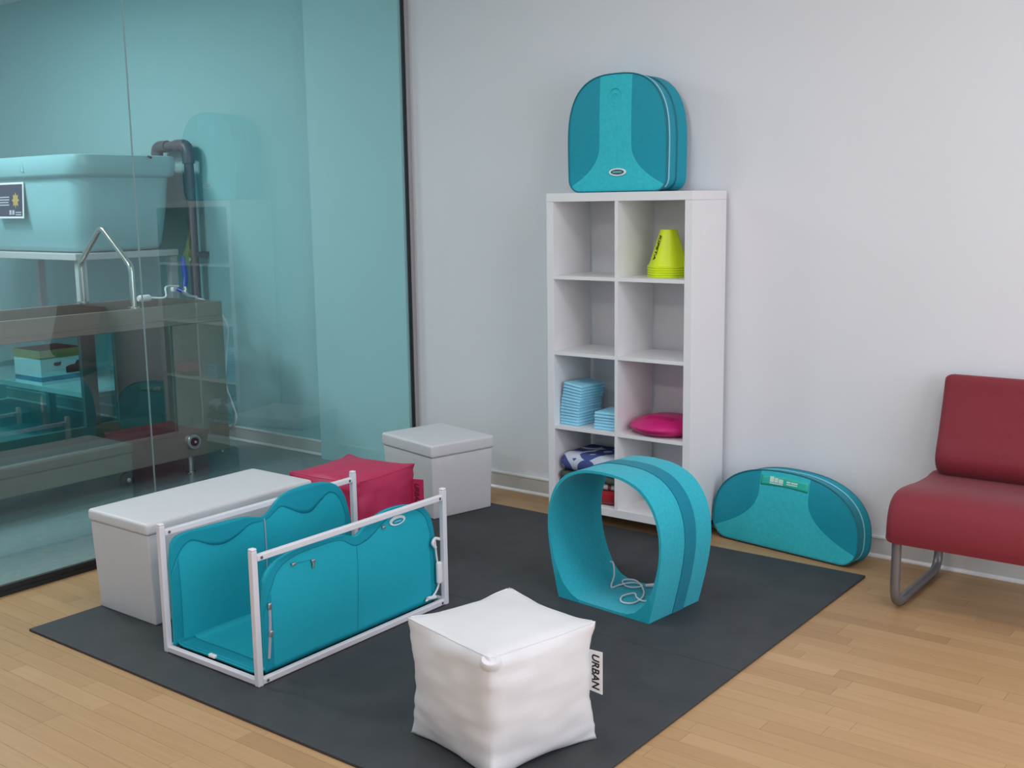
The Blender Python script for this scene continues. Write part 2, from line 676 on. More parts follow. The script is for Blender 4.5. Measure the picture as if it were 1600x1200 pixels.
# window frames
w = MB()
for a in (wy0 + 0.03, (wy0 + wy1) / 2, wy1 - 0.03):
    w.box(XR + 0.05, XR + 0.1, a - 0.03, a + 0.03, wz0, wz1)
for a in (wz0 + 0.03, wz1 - 0.03):
    w.box(XR + 0.051, XR + 0.099, wy0, wy1, a - 0.03, a + 0.03)
struct(w.build('window_3', m_alu))
w = MB()
for a in (fx0 + 0.03, fx0 + 1.46, fx0 + 2.93, fx1 - 0.03):
    w.box(a - 0.03, a + 0.03, YF - 0.1, YF - 0.05, fz0, fz1)
for a in (fz0 + 0.03, fz1 - 0.03):
    w.box(fx0, fx1, YF - 0.099, YF - 0.051, a - 0.03, a + 0.03)
struct(w.build('window_4', m_alu))


def baseboard(x0, x1, name):
    b = MB().box(x0, x1, -0.012, -0.0005, 0.014, 0.080).build(name, m_base)
    struct(b)
    MB().box(x0, x1, -0.016, -0.0005, 0.080, 0.094).build('top_edge', m_base2, b, bevel=0.004)
    q = [(x, -0.0005 - 0.020 * c, 0.0 + 0.016 * s) for x in (x0, x1) for c, s in ((0, 0), (1, 0), (1, 0.35), (0.75, 0.8), (0.5, 1), (0, 1))]
    MB().loft([q[:6], q[6:]]).build('bottom_edge', m_base2, b)


baseboard(XG + 0.012, XR - 0.01, 'baseboard_back')
baseboard(XL, -1.872, 'baseboard_back')

# glass partition: two panes, profiles
SEAM = -1.710
struct(MB().box(XG - 0.005, XG + 0.005, SEAM + 0.001, -0.012, 0.035, ROOM_H - 0.01).build('window_1', m_glass))
struct(MB().box(XG - 0.005, XG + 0.005, -3.62, SEAM - 0.001, 0.035, ROOM_H - 0.01).build('window_2', m_glass))
t = struct(MB().box(XG - 0.014, XG + 0.014, -0.030, -0.0005, 0.0, ROOM_H).build('trim_1', m_alu))
MB().box(XG - 0.010, XG + 0.010, -0.042, -0.030, 0.0, ROOM_H).build('gasket', m_gasket, t)
t = struct(MB().box(XG - 0.016, XG + 0.016, -3.62, -0.043, 0.0, 0.018).build('trim_2', m_gasket))
MB().box(XG - 0.010, XG + 0.010, -3.62, -0.043, 0.018, 0.040).build('gasket', m_gasket, t)
s_ = struct(MB().box(XG - 0.0048, XG + 0.0048, SEAM - 0.0009, SEAM + 0.0009, 0.041, ROOM_H - 0.01).build('trim_3', mat('clear_silicone_joint', (0.24, 0.32, 0.33), 0.3)))

# unseen light panels, added under the ceiling to brighten both rooms
for i, (x, y, pw) in enumerate(ADDED_PANELS):
    where = ['over the white storage bench', 'over the red chair', 'towards the shop front, glass side',
             'towards the shop front, window side', 'behind the glass, above the steel tank',
             'behind the glass, away from the back wall'][i]
    t = thing('added_fill_light', 'square white fill light panel added ' + where, 'ceiling light', (x, y, ROOM_H), 0, 'added fill light panels')
    fr = MB()
    for sx in (-1, 1):
        fr.box(sx * 0.30 - 0.015, sx * 0.30 + 0.015, -0.315, 0.315, -0.02, -0.0005)
        fr.box(-0.285, 0.285, sx * 0.30 - 0.015, sx * 0.30 + 0.015, -0.02, -0.0005)
    fr.build('frame', m_added_frame, t)
    em = bpy.data.materials.get('added_panel_diffuser')
    if not em:
        em = bpy.data.materials.new('added_panel_diffuser')
        em.use_nodes = True
        eb = em.node_tree.nodes['Principled BSDF']
        eb.inputs['Emission Color'].default_value = (1, 0.97, 0.94, 1)
        eb.inputs['Emission Strength'].default_value = 1.5
    MB().box(-0.285, 0.285, -0.285, 0.285, -0.012, -0.0005).build('diffuser', em, t)
    l = area('added_panel_glow', (0, 0, -0.025), (0, 0, 0), 0.56, 0.56, pw, (0.97, 0.97, 1.0))
    l.parent = t

# ------------------------------------------------------------------ wet room behind the glass
TX0, TX1, TY0, TY1 = -2.78, -2.165, -2.55, -0.50
TZ0, TZ1 = 0.105, 0.968
t = thing('hydrotherapy_tank', 'long stainless steel hydrotherapy treadmill tank with glass side, behind the glass partition', 'tank', (TX1, TY1, 0))


def T(p):
    return (p[0] - TX1, p[1] - TY1, p[2])


def tb(x0, x1, y0, y1, z0, z1):
    return MB().box(x0 - TX1, x1 - TX1, y0 - TY1, y1 - TY1, z0, z1)


tb(TX1 - 0.03, TX1, TY0, TY1, 0.855, TZ1).build('top_rail', m_steel, t, bevel=0.004)
tb(TX0, TX0 + 0.03, TY0, TY1, 0.855, TZ1).build('top_rail', m_steel, t, bevel=0.004)
tb(TX1 - 0.028, TX1 + 0.012, TY0, TY1 - 0.02, 0.880, 0.888).build('rail_lip', m_steel, t)
tb(TX1 - 0.03, TX1, -0.842, TY1, 0.26, 0.855).build('end_panel', m_steel, t)
tb(TX0 + 0.03, TX1 - 0.03, TY1 - 0.02, TY1, 0.105, TZ1 - 0.001).build('end_wall', m_steel, t)
tb(TX0 + 0.03, TX1 - 0.03, TY0, TY0 + 0.02, 0.105, TZ1 - 0.001).build('end_wall', m_steel, t)
tb(TX1 - 0.03, TX1, TY0, TY1, TZ0, 0.26).build('lower_panel', m_steel, t, bevel=0.003)
tb(TX1 - 0.028, TX1 + 0.015, TY0, -0.842, 0.252, 0.262).build('window_ledge', m_steel, t)
tb(TX0, TX0 + 0.03, TY0, TY1, TZ0, 0.26).build('lower_panel', m_steel, t)
tb(TX0, TX0 + 0.03, -0.83, TY1, 0.26, 0.855).build('back_panel', m_steel_d, t)
tb(TX0, TX0 + 0.03, -1.045, -0.955, 0.26, 0.855).build('window_post', m_steel_d, t)
tb(TX0 + 0.03, TX1 - 0.03, TY0 + 0.02, TY1 - 0.02, TZ0, 0.16).build('tank_floor', m_steel_d, t)
tb(TX0 + 0.08, TX1 - 0.08, TY0 + 0.1, TY1 - 0.12, 0.16, 0.185).build('belt', m_belt, t)
tb(TX1 - 0.020, TX1 - 0.010, TY0 + 0.02, -0.842, 0.26, 0.855).build('window_pane', m_acryl, t)
tb(TX0 + 0.010, TX0 + 0.020, TY0 + 0.02, -0.83, 0.26, 0.855).build('window_pane', m_acryl, t)
for yy in (-0.745, -2.2):
    for xx in (TX1 - 0.05, TX0 + 0.05):
        MB().tube([T((xx, yy, 0)), T((xx, yy, 0.105))], 0.018, 12).lathe([(0.03, 0.0), (0.03, 0.012), (0.018, 0.015)], 14, T((xx, yy, 0))).build('foot', m_chrome, t, True)
kn = MB().lathe([(0.046, 0.0), (0.046, 0.012), (0.040, 0.020), (0.030, 0.020), (0.028, 0.014), (0.014, 0.014)], 24, T((TX1, -0.755, 0.192)), 'x').build('drain_fitting', m_silver, t, True)
MB().lathe([(0.024, 0.0), (0.024, 0.004), (0.006, 0.005)], 20, T((TX1 + 0.0145, -0.755, 0.192)), 'x').build('drain_hole', m_black, kn, True)
MB().lathe([(0.008, 0.0), (0.008, 0.010), (0.004, 0.012)], 12, T((TX1 + 0.018, -0.755, 0.192)), 'x').build('drain_pin', m_silver, kn, True)
# castor with a bright bolt seen below the lower panel
MB().lathe([(0.035, -0.012), (0.04, -0.008), (0.04, 0.008), (0.035, 0.012)], 18, T((TX1 - 0.06, -1.15, 0.045)), 'x').build('castor', m_black, t, True)
MB().lathe([(0.012, 0.0), (0.012, 0.008), (0.005, 0.010)], 12, T((TX1 - 0.046, -1.15, 0.045)), 'x').build('castor_bolt', m_silver, t, True)
# chevron grab rail across the tank
g = fillet([(-2.215, -1.04, 0.965), (-2.215, -1.04, 1.19), (-2.50, -1.02, 1.40), (-2.76, -1.0, 1.20), (-2.76, -1.0, 0.965)], 0.06)
gr = MB().tube([T(p) for p in g], 0.016, 12).build('grab_rail', m_chrome, t, True)
for p in ((-2.215, -1.04), (-2.765, -1.0)):
    MB().lathe([(0.034, 0), (0.034, 0.006), (0.02, 0.010)], 18, T((p[0], p[1], 0.968))).build('rail_flange', m_chrome, gr, True)

# tub table and tub
t = thing('tub_table', 'grey table with lower shelf carrying the aqua bath tub', 'table', (-3.06, -0.815, 0))


def O(o):
    def f(x0, x1, y0, y1, z0, z1):
        return MB().box(x0 - o[0], x1 - o[0], y0 - o[1], y1 - o[1], z0 - o[2], z1 - o[2])
    return f


b_ = O((-3.06, -0.815, 0))
b_(-4.75, -3.04, -0.86, -0.14, 1.195, 1.235).build('table_top', m_table, t, bevel=0.004)
b_(-4.70, -3.06, -0.83, -0.16, 0.36, 0.39).build('lower_shelf', m_table, t)
for xx in (-3.11, -4.70):
    for yy in (-0.83, -0.19):
        b_(xx, xx + 0.05, yy, yy + 0.05, 0, 0.36 if False else 1.195).build('leg', m_table, t)
t = thing('bath_tub', 'large pale aqua bath tub raised on the grey table', 'bath tub', (-3.75, -0.5, 1.235))
rings = []
for z, ex in ((0.0, -0.05), (0.012, -0.02), (0.04, 0.0), (0.25, 0.035), (0.445, 0.055), (0.455, 0.085), (0.47, 0.095), (0.55, 0.105), (0.575, 0.10), (0.580, 0.085), (0.570, 0.06), (0.50, 0.02), (0.10, -0.04)):
    rings.append(rrect(-0.85 - ex, 0.685 + ex, -0.30 - ex * 0.75, 0.30 + ex * 0.75, 0.09 + max(0, ex) * 0.3, z, 6))
MB().loft(rings).build('basin', m_tub, t, True)
# moulded rib and drain mark
MB().tube([(0.20, -0.375, 0.545), (0.20, -0.377, 0.50), (0.235, -0.377, 0.49), (0.235, -0.377, 0.545)], 0.004, 6).build('clip', m_tub, t, True)
MB().tube([(0.80, 0.12, 0.572), (0.825, 0.12, 0.565)], 0.008, 8).build('drain_plug', m_black, t, True)
# notice fixed on the tub side
t = thing('notice_sign', 'dark notice with white border and gold emblem on the tub side', 'sign', (-3.74, -0.853, 1.555), 0)
t.rotation_euler = (math.radians(-4), 0, 0)
MB().box(-0.165, 0.165, -0.004, 0.0, -0.11, 0.11).build('board', m_paper, t)
MB().box(-0.153, 0.153, -0.0052, -0.0041, -0.098, 0.098).build('print', m_navy, t)
for k, (x0, x1, z) in enumerate(((-0.13, 0.0, 0.020), (-0.13, 0.0, 0.004), (-0.13, -0.01, -0.012), (-0.13, 0.0, -0.028), (0.075, 0.14, -0.074), (0.075, 0.14, -0.088))):
    MB().box(x0, x1, -0.0062, -0.0053, z - 0.0035, z + 0.0035).build('text_line', m_greyprint, t)
pts = []
for k in range(16):
    a = 2 * PI * k / 16
    r = (0.050 if k % 2 == 0 else 0.030)
    pts.append((0.075 + r * math.cos(a) * 0.9, r * math.sin(a)))
MB().loft([[(p[0], -0.0053, p[1]) for p in pts], [(p[0], -0.0065, p[1]) for p in pts]]).build('emblem', m_gold, t)
for x0 in (0.0, 0.035):
    MB().box(x0, x0 + 0.025, -0.0062, -0.0053, -0.088, -0.06).build('logo_mark', m_greyprint, t)

# carton with dog pictures on the lower shelf
t = thing('carton', 'white carton with olive top band and dog pictures under the tub table', 'carton', (-3.78, -0.66, 0.39))
MB().box(-0.16, 0.16, -0.15, 0.15, 0, 0.22).build('box_body', m_paper, t)
MB().box(-0.161, 0.161, -0.151, 0.151, 0.165, 0.22).build('top_band', m_carton_g, t)
MB().box(-0.161, 0.161, -0.151, 0.151, 0.02, 0.05).build('bottom_band', m_carton_b, t)
d = [(0.02, 0.06), (0.02, 0.10), (0.055, 0.112), (0.085, 0.112), (0.10, 0.135), (0.125, 0.135), (0.135, 0.115), (0.12, 0.10), (0.13, 0.06)]
MB().loft([[(0.1611, p[0], p[1]) for p in d], [(0.1625, p[0], p[1]) for p in d]]).build('dog_picture', m_ink, t)
d = [(-0.06, 0.118), (-0.04, 0.112), (-0.015, 0.118), (-0.01, 0.145), (-0.02, 0.135), (-0.04, 0.138), (-0.062, 0.135)]
MB().loft([[(0.1611, p[0], p[1]) for p in d], [(0.1625, p[0], p[1]) for p in d]]).build('dog_picture', m_ink, t)

# overflow / filling pipe on the wall
t = thing('filling_pipe', 'dark grey plastic pipe rising up the wall and bending over the tub', 'pipe', (-2.955, -0.085, 0))
MB().tube([(0, 0, 0.01), (0, 0, 1.80)], 0.030, 16).build('riser', m_pvc, t, True)
for nm, pts in (('elbow', [(0, 0, 1.77), (0, 0, 1.885), (-0.12, 0, 1.885)]), ('elbow', [(-0.21, 0, 1.885), (-0.325, 0, 1.885), (-0.325, 0, 1.79)])):
    pp = fillet(pts, 0.06, 6)
    MB().tube(pp, 0.038, 16).build(nm, m_pvc, t, True)
MB().tube([(-0.05, 0, 1.885), (-0.25, 0, 1.885)], 0.030, 16).build('spout_pipe', m_pvc, t, True)
for z in (0.5, 1.2):
    MB().box(-0.045, 0.045, -0.01, 0.083, z - 0.015, z + 0.015).build('pipe_clip', m_pvc, t)
MB().lathe([(0.012, 0), (0.012, 0.006), (0.006, 0.008)], 12, (0, -0.037, 1.17), 'y').build('screw', m_silver, t)

# sprayer with blue sleeve at the end of the tank, its hose, and white cable
t = thing('water_sprayer', 'silver hand sprayer with blue hose sleeve resting on the tank end', 'sprayer', (-2.47, -0.47, 0.968))
pp = [(-0.16, 0.06, 0.235), (-0.13, 0.05, 0.12), (-0.115, 0.03, 0.06)]
MB().tube(smoothpath(pp), 0.015, 10).build('hose_sleeve', m_blue, t, True)
MB().tube([(-0.115, 0.03, 0.065), (-0.11, 0.03, 0.025)], 0.011, 10).build('connector', m_silver, t, True)
MB().tube([(-0.125, 0.03, 0.03), (-0.03, -0.005, 0.010), (0.06, -0.02, 0.012 - 0.002)], [0.014, 0.012, 0.009], 10).build('nozzle', m_silver, t, True)
MB().tube([(-0.125, 0.03, 0.03), (-0.17, 0.02, 0.045)], 0.012, 10).build('trigger', m_blue, t, True)
MB().rbox((-0.195, 0.01, 0.045), (0.03, 0.03, 0.03), 0.006, (1, 1, 1)).build('valve', m_cap, t, True)
t = thing('float_switch', 'small white plastic float on the tank rim with thin white lead', 'float', (-2.50, -0.78, 0.968))
MB().lathe([(0.014, -0.04), (0.02, -0.03), (0.02, 0.03), (0.014, 0.04)], 14, (0, 0.0, 0.021), 'y').build('float_body', m_cap, t, True)
MB().tube(smoothpath([(0, 0.04, 0.021), (0.03, 0.12, 0.02), (0.0, 0.15, 0.075), (-0.05, 0.27, 0.07)]), 0.006, 8).build('lead', m_cap, t, True)
cable = smoothpath([(-2.44, -0.485, 0.975), (-2.40, -0.40, 0.93), (-2.39, -0.30, 0.80), (-2.44, -0.28, 0.60), (-2.46, -0.28, 0.44), (-2.40, -0.29, 0.33), (-2.35, -0.30, 0.25), (-2.38, -0.3, 0.18), (-2.46, -0.3, 0.12), (-2.5, -0.3, 0.006)])
c0 = Vector((-2.46, -0.3, 0.0))
tag(MB().tube([p - c0 for p in cable], 0.007, 8).build('power_cable', m_cap, None, True, loc=c0), 'white cable looping down from the end of the steel tank', 'cable')

# ------------------------------------------------------------------ mats
MZ = 0.010
for (y0, y1, lab) in ((MAT_YM + 0.001, MAT_Y1, 'dark grey rubber floor mat nearer the back wall, under the felt tunnel'),
                      (MAT_Y0, MAT_YM - 0.001, 'dark grey rubber floor mat farther from the wall, under the white pouf')):
    cx, cy = (MAT_X0 + MAT_X1) / 2, (y0 + y1) / 2
    o = MB().lattice([MAT_X0 - cx + (MAT_X1 - MAT_X0) * i / 30 for i in range(31)], [y0 - cy + (y1 - y0) * i / 16 for i in range(17)], [0.0, MZ]).build('rubber_mat', m_rubber, None, loc=(cx, cy, 0), bevel=0.002)
    tag(o, lab, 'floor mat', 'rubber floor mats')

# ------------------------------------------------------------------ shelf
SW, SD, SH, SZ = 0.7545, 0.3074, 1.47, 0.065
SY = -0.02
t = thing('cube_shelf', 'tall white open shelf unit with eight square compartments against the wall', 'shelf', (0, SY, 0))


def sb(x0, x1, y0, y1, z0, z1):
    return MB().box(x0, x1, y0, y1, z0 + SZ, z1 + SZ)


P_ = 0.0375
sb(0, SW, -SD, 0, SH - 0.038, SH).build('top_panel', m_white_lam, t, bevel=0.0015)
sb(0, SW, -SD, 0, 0, 0.038).build('bottom_panel', m_white_lam, t, bevel=0.0015)
sb(0, P_, -SD, 0, 0.0385, SH - 0.0385).build('side_panel', m_white_lam, t, bevel=0.0015)
sb(SW - P_, SW, -SD, 0, 0.0385, SH - 0.0385).build('side_panel', m_white_lam, t, bevel=0.0015)
SHZ = [0.379, 0.730, 1.081]
for z in SHZ:
    sb(P_, SW - P_, -SD + 0.001, 0, z, z + 0.016).build('shelf_board', m_white_lam, t)
zz = [0.038] + [z + 0.016 for z in SHZ]
ze = SHZ + [SH - 0.038]
for a, b in zip(zz, ze):
    sb(SW / 2 - 0.008, SW / 2 + 0.008, -SD + 0.001, 0, a, b).build('divider', m_white_lam, t)
for xx in (0.05, SW - 0.05):
    for yy in (-SD + 0.05, -0.04):
        MB().tube([(xx, yy, 0), (xx, yy, SZ)], 0.02, 12).build('foot', m_black, t, True)
ROWZ = [SZ + a for a in zz]           # floor heights, bottom row first
SFY = SY - SD                         # y of the shelf front
CL = (P_, SW / 2 - 0.008)
CR = (SW / 2 + 0.008, SW - P_)

# ---- contents: stacked neon cones


def hexring(r, z, rot, n=6, rnd=0.22):
    pts = []
    for k in range(n):
        a0 = rot + 2 * PI * k / n
        c = Vector((r * math.cos(a0), r * math.sin(a0)))
        pv = Vector((r * math.cos(a0 - 2 * PI / n), r * math.sin(a0 - 2 * PI / n)))
        nx = Vector((r * math.cos(a0 + 2 * PI / n), r * math.sin(a0 + 2 * PI / n)))
        p0, p1 = c.lerp(pv, rnd), c.lerp(nx, rnd)
        for tt in (0, 0.33, 0.67, 1):
            q = p0 * (1 - tt) ** 2 + c * 2 * tt * (1 - tt) + p1 * tt * tt
            pts.append((q.x, q.y, z))
    return pts


CONE = (0.548, -0.165, ROWZ[3])
crot = math.radians(-72) + PI / 6
ords = ['bottom', 'second from bottom', 'middle', 'second from top', 'top']
cone_me = None
for k in range(5):
    t = thing('marker_cone', 'neon yellow marker cone, %s one of the nested stack on the shelf' % ords[k], 'cone', (CONE[0], CONE[1], CONE[2] + k * 0.0105), 0, 'nested neon yellow cones')
    rings = [hexring(0.097, 0, crot), hexring(0.100, 0.0012, crot), hexring(0.100, 0.0072, crot), hexring(0.0955, 0.0088, crot), hexring(0.0950, 0.0104, crot), hexring(0.091, 0.014, crot), hexring(0.040, 0.163, crot), hexring(0.0375, 0.166, crot), hexring(0.034, 0.164, crot), hexring(0.0335, 0.155, crot), hexring(0.089, 0.010, crot), hexring(0.092, 0.0, crot)]
    if cone_me is None:
        o = MB().loft(rings, closed_rings=True).build('cone_body', m_yellow, t, True, angle=35)
        cone_me = o.data
    else:
        o = bpy.data.objects.new('cone_body', cone_me)
        COL.objects.link(o)
        o.parent = t
    if k == 4:
        # printed name running down the left facet
        fa = crot + 2 * PI * (-1) / 6 - PI / 6 - 0.0
        nrm_h = Vector((math.cos(fa), math.sin(fa), 0))
        ap = math.cos(PI / 6)
        b0 = nrm_h * (0.091 * ap) + Vector((0, 0, 0.016))
        b1 = nrm_h * (0.040 * ap) + Vector((0, 0, 0.163))
        down = (b0 - b1).normalized()
        side = Vector((-math.sin(fa), math.cos(fa), 0))
        n_ = down.cross(side).normalized()
        if n_.dot(nrm_h) < 0:
            side = -side
            n_ = -n_
        mid = (b0 + b1) / 2 + n_ * 0.0006 + side * 0.016
        text_mesh('lettering', 'KIPSTA', 0.036, m_ink, t, axes(down, side, mid), 0.15, 0.0011)

# ---- balance disc
t = thing('balance_cushion', 'round magenta inflatable balance cushion lying on the shelf', 'balance cushion', (0.555, -0.175, ROWZ[1]))
prof = [(0.02, 0.004), (0.10, 0.0), (0.14, 0.006), (0.162, 0.022), (0.167, 0.034), (0.160, 0.044), (0.135, 0.062), (0.09, 0.074), (0.04, 0.079), (0.002, 0.080)]
dm = MB().lathe(prof, 48).build('cushion_body', m_pink, t, True)
MB().lathe([(0.1655, 0.030), (0.1695, 0.031), (0.1695, 0.036), (0.1655, 0.037)], 48).build('rim_seam', m_pink, t, True)
for k in range(14):
    x = -0.065 + k * 0.010
    y0, y1 = -0.085, -0.045

    def hz(x, y):
        r = math.hypot(x, y)
        for (ra, za), (rb, zb) in zip(prof[4:], prof[5:]):
            if rb <= r <= ra:
                return za + (zb - za) * (ra - r) / (ra - rb)
        return 0.08
    MB().tube([(x + 0.012 * q, y0 + (y1 - y0) * q, hz(x + 0.012 * q, y0 + (y1 - y0) * q) + 0.0005) for q in (0, .25, .5, .75, 1)], 0.0022, 6).build('grip_ridge', m_pink, t, True)

# ---- folded pads


def pad_mesh(wx, wy, th):
    mb = MB()
    mb.rbox((0, 0, th / 2), (wx, wy, th * 0.96), th * 0.42, (3, 3, 1), 2, lambda p: (p[0], p[1], p[2] * (1 + 0.10 * (p[0] / wx * 2) ** 2)))
    return mb


padA = None
words_n = ['first', 'second', 'third', 'fourth', 'fifth', 'sixth', 'seventh', 'eighth', 'ninth', 'tenth', 'eleventh', 'twelfth', 'thirteenth', 'fourteenth', 'fifteenth']
rngp = random.Random(3)
th = 0.0137
zc = ROWZ[1]
NA = 14
for k in range(NA):
    sh = 0.0 if k < 5 else (k - 5) * 0.0026
    x = 0.104 + sh + rngp.uniform(-.0012, .0012)
    tilt = math.radians(max(0, k - 2) * 0.55)
    if padA is None:
        o = pad_mesh(0.112, 0.175, th).build('folded_pad', m_pad, None, True)
        padA = o.data
    else:
        o = bpy.data.objects.new('folded_pad', padA)
        COL.objects.link(o)
    o.location = (x, -0.205 + rngp.uniform(-.0015, .0015), zc + k * th + math.sin(tilt) * 0.056)
    o.rotation_euler = (0, tilt, math.radians(-6) + rngp.uniform(-.01, .01))
    tag(o, 'light blue folded absorbent pad, %s from the bottom of the taller stack' % words_n[k], 'pad', 'folded pads, taller stack')
padB = None
for k in range(6):
    if padB is None:
        o = pad_mesh(0.125, 0.15, th).build('folded_pad', m_pad, None, True)
        padB = o.data
    else:
        o = bpy.data.objects.new('folded_pad', padB)
        COL.objects.link(o)
    o.location = (0.300 + rngp.uniform(-.002, .002), -0.225 + rngp.uniform(-.002, .002), zc + k * th)
    o.rotation_euler = (0, 0, math.radians(2) + rngp.uniform(-.02, .02))
    tag(o, 'light blue folded absorbent pad, %s from the bottom of the shorter stack' % words_n[k], 'pad', 'folded pads, shorter stack')

# ---- folded towels in the bottom left compartment


def towel(name, label, m, c, s, r, layers, seed):
    t = thing(name, label, 'towel', (c[0], c[1], c[2]), 0, 'folded towels on the bottom shelf')
    hl = s[2] / layers
    for k in range(layers):
        def wp(p, k=k):
            n = noise.noise(Vector((p[0] * 11 + seed, p[1] * 11, k * 3.1 + seed)))
            return (p[0] + n * 0.004, p[1] + n * 0.006, p[2] + n * 0.004)
        MB().rbox((0, 0.004 * ((k * 7 + seed) % 3), hl * (k + 0.5)), (s[0] - 0.006 * (k % 2), s[1], hl * 0.97), min(r, hl * 0.46), (14, 10, 3), 3, wp).build('fold', m, t, True)
    return t


tx = (CL[0] + CL[1]) / 2
b0 = ROWZ[0] + 0.003
towel('folded_towel', 'crumpled red towel at the bottom of the towel pile', m_towel_r, (tx, -0.175, b0), (0.318, 0.27, 0.068), 0.03, 1, 1)
towel('folded_towel', 'pale floral towel between the red and grey green towels', m_towel_w, (tx - 0.002, -0.172, b0 + 0.070), (0.320, 0.265, 0.030), 0.014, 1, 2)
towel('folded_towel', 'thin grey green towel under the blue patterned towel', m_towel_g, (tx + 0.002, -0.178, b0 + 0.102), (0.318, 0.262, 0.030), 0.014, 1, 3)
towel('folded_towel', 'blue towel with white swirl print on top of the pile', m_towel_b, (tx, -0.175, b0 + 0.134), (0.322, 0.272, 0.088), 0.040, 1, 4)

# ------------------------------------------------------------------ bags


def make_bag(t, W, H, D, rb, zt, n1, m1, cw, flare, flz, bulge, topflat=0.0):
    hw0 = W / 2

    def hw(z):
        w = hw0 * (1 + 0.02 * math.sin(PI * z / H))
        if z < rb:
            w -= rb - math.sqrt(max(0, rb * rb - (rb - z) ** 2))
        if z > zt:
            q = min(1, (z - zt) / (H - zt))
            w *= max(0, 1 - q ** n1) ** (1 / m1)
        return max(w, 0.0)

    def cz(z):
        c = cw
        if z < flz:
            c = cw + flare * (1 - z / flz) ** 2.3
        return c
    NZ = 44
    zs = [H * (1 - math.cos(PI * i / NZ)) / 2 for i in range(NZ + 1)]

    def yy(x, z):
        w = max(hw(z), 1e-4)
        u = min(1, abs(x) / w)
        return -D / 2 - bulge * (1 - u ** 3) * math.sin(PI * min(1, max(0, z / H))) ** 0.6

    def panel(name, fl, fr, m, n, off=0.0):
        mb = MB()
        mb.grid(lambda u, v: (lambda z, a, b: (a + (b - a) * v, yy(a + (b - a) * v, z) - off, z))(zs[int(round(u * NZ))], fl(zs[int(round(u * NZ))]), fr(zs[int(round(u * NZ))])), NZ, n)
        return mb.build(name, m, t, True)
    panel('side_panel', lambda z: -hw(z), lambda z: -min(cz(z), hw(z)), m_teal_bag, 10)
    panel('side_panel', lambda z: min(cz(z), hw(z)), lambda z: hw(z), m_teal_bag, 10)
    panel('centre_panel', lambda z: -min(cz(z), hw(z)), lambda z: min(cz(z), hw(z)), m_teal_bag_l, 12)
    out = [(-hw(z), z) for z in zs] + [(hw(z), z) for z in reversed(zs)]
    clean = []
    for p in out:
        if not clean or (abs(p[0] - clean[-1][0]) + abs(p[1] - clean[-1][1])) > 1e-4:
            clean.append(p)
    if abs(clean[0][0] - clean[-1][0]) + abs(clean[0][1] - clean[-1][1]) < 1e-4:
        clean.pop()
    # gusset and back
    mid = H * 0.5

    def ring(y, s):
        return [(p[0] * (1 + s / hw0), y, max(0.0, mid + (p[1] - mid) * (1 + s / mid))) for p in clean]
    g = MB()
    rr = [ring(-D / 2, 0), ring(-D / 2 + 0.006, -0.001), ring(-D * 0.12, -0.003), ring(-D * 0.06, -0.006), ring(D * 0.06, -0.006), ring(D * 0.12, -0.003), ring(D / 2 - 0.012, 0), ring(D / 2, -0.010)]
    g.loft(rr, cap0=False, cap1=True)
    g.build('gusset', m_teal_bag, t, True)
    return hw, cz, yy, clean, ring


t = thing('carry_bag', 'upright teal carry bag with rounded top standing on the shelf unit', 'bag', (0.312, -0.128, SZ + SH + 0.004), math.radians(0))
W1, H1, D1 = 0.508, 0.512, 0.185
hw, cz, yy, clean, ring = make_bag(t, W1, H1, D1, 0.055, 0.16, 3.3, 2.7, 0.083, 0.22, 0.21, 0.012)
bx = [(p[0], -D1 / 2 - 0.001, p[1]) for p in clean]
MB().tube(bx, 0.0035, 6, closed=True).build('piping', m_piping_d, t, True)
# pale zip piping down the right edge
rp = [(p[0] * 1.003 + 0.001, -D1 / 2 + 0.012, p[1]) for p in clean if p[0] > 0.02 and 0.012 < p[1] < H1 * 0.97]
MB().tube(rp, 0.0042, 6).build('zip_piping', m_piping, t, True)
zr = [(p[0], 0.02, p[1]) for p in ring(0, -0.003) if False] or [(p[0] * 0.992, 0.0, p[2]) for p in ring(0, -0.003)]
MB().tube(zr, 0.004, 6, closed=True).build('zip', m_piping_d, t, True)
MB().tube([(0.232, 0.006, 0.36), (0.247, 0.004, 0.30)], 0.004, 6).build('zip_pull', m_piping_d, t, True)
for pnts in ([(0.243, -0.040 + 0.0, 0.02)],):
    pass


def ellipse_badge(t, c, a, b, nrm_y, name='badge'):
    """oval badge facing -y in the parent's local frame"""
    n = 28
    o1 = [(c[0] + a * math.cos(2 * PI * k / n), c[1], c[2] + b * math.sin(2 * PI * k / n)) for k in range(n)]
    o2 = [(p[0], p[1] - 0.004, p[2]) for p in o1]
    bd = MB().loft([o1, o2]).build(name, m_cap, t)
    i1 = [(c[0] + a * 0.78 * math.cos(2 * PI * k / n), c[1] - 0.0041, c[2] + b * 0.66 * math.sin(2 * PI * k / n)) for k in range(n)]
    i2 = [(p[0], p[1] - 0.001, p[2]) for p in i1]
    MB().loft([i1, i2]).build('badge_centre', mat('dark_badge_enamel', (0.03, 0.09, 0.10), 0.4), bd)
    x = c[0] - a * 0.52
    for wd in (0.10, 0.12, 0.09, 0.13, 0.10, 0.11, 0.09):
        MB().box(x, x + a * wd, c[1] - 0.0058, c[1] - 0.0052, c[2] - b * 0.16, c[2] + b * 0.20).build('badge_letter', m_piping, bd)
        x += a * (wd + 0.045)
    return bd


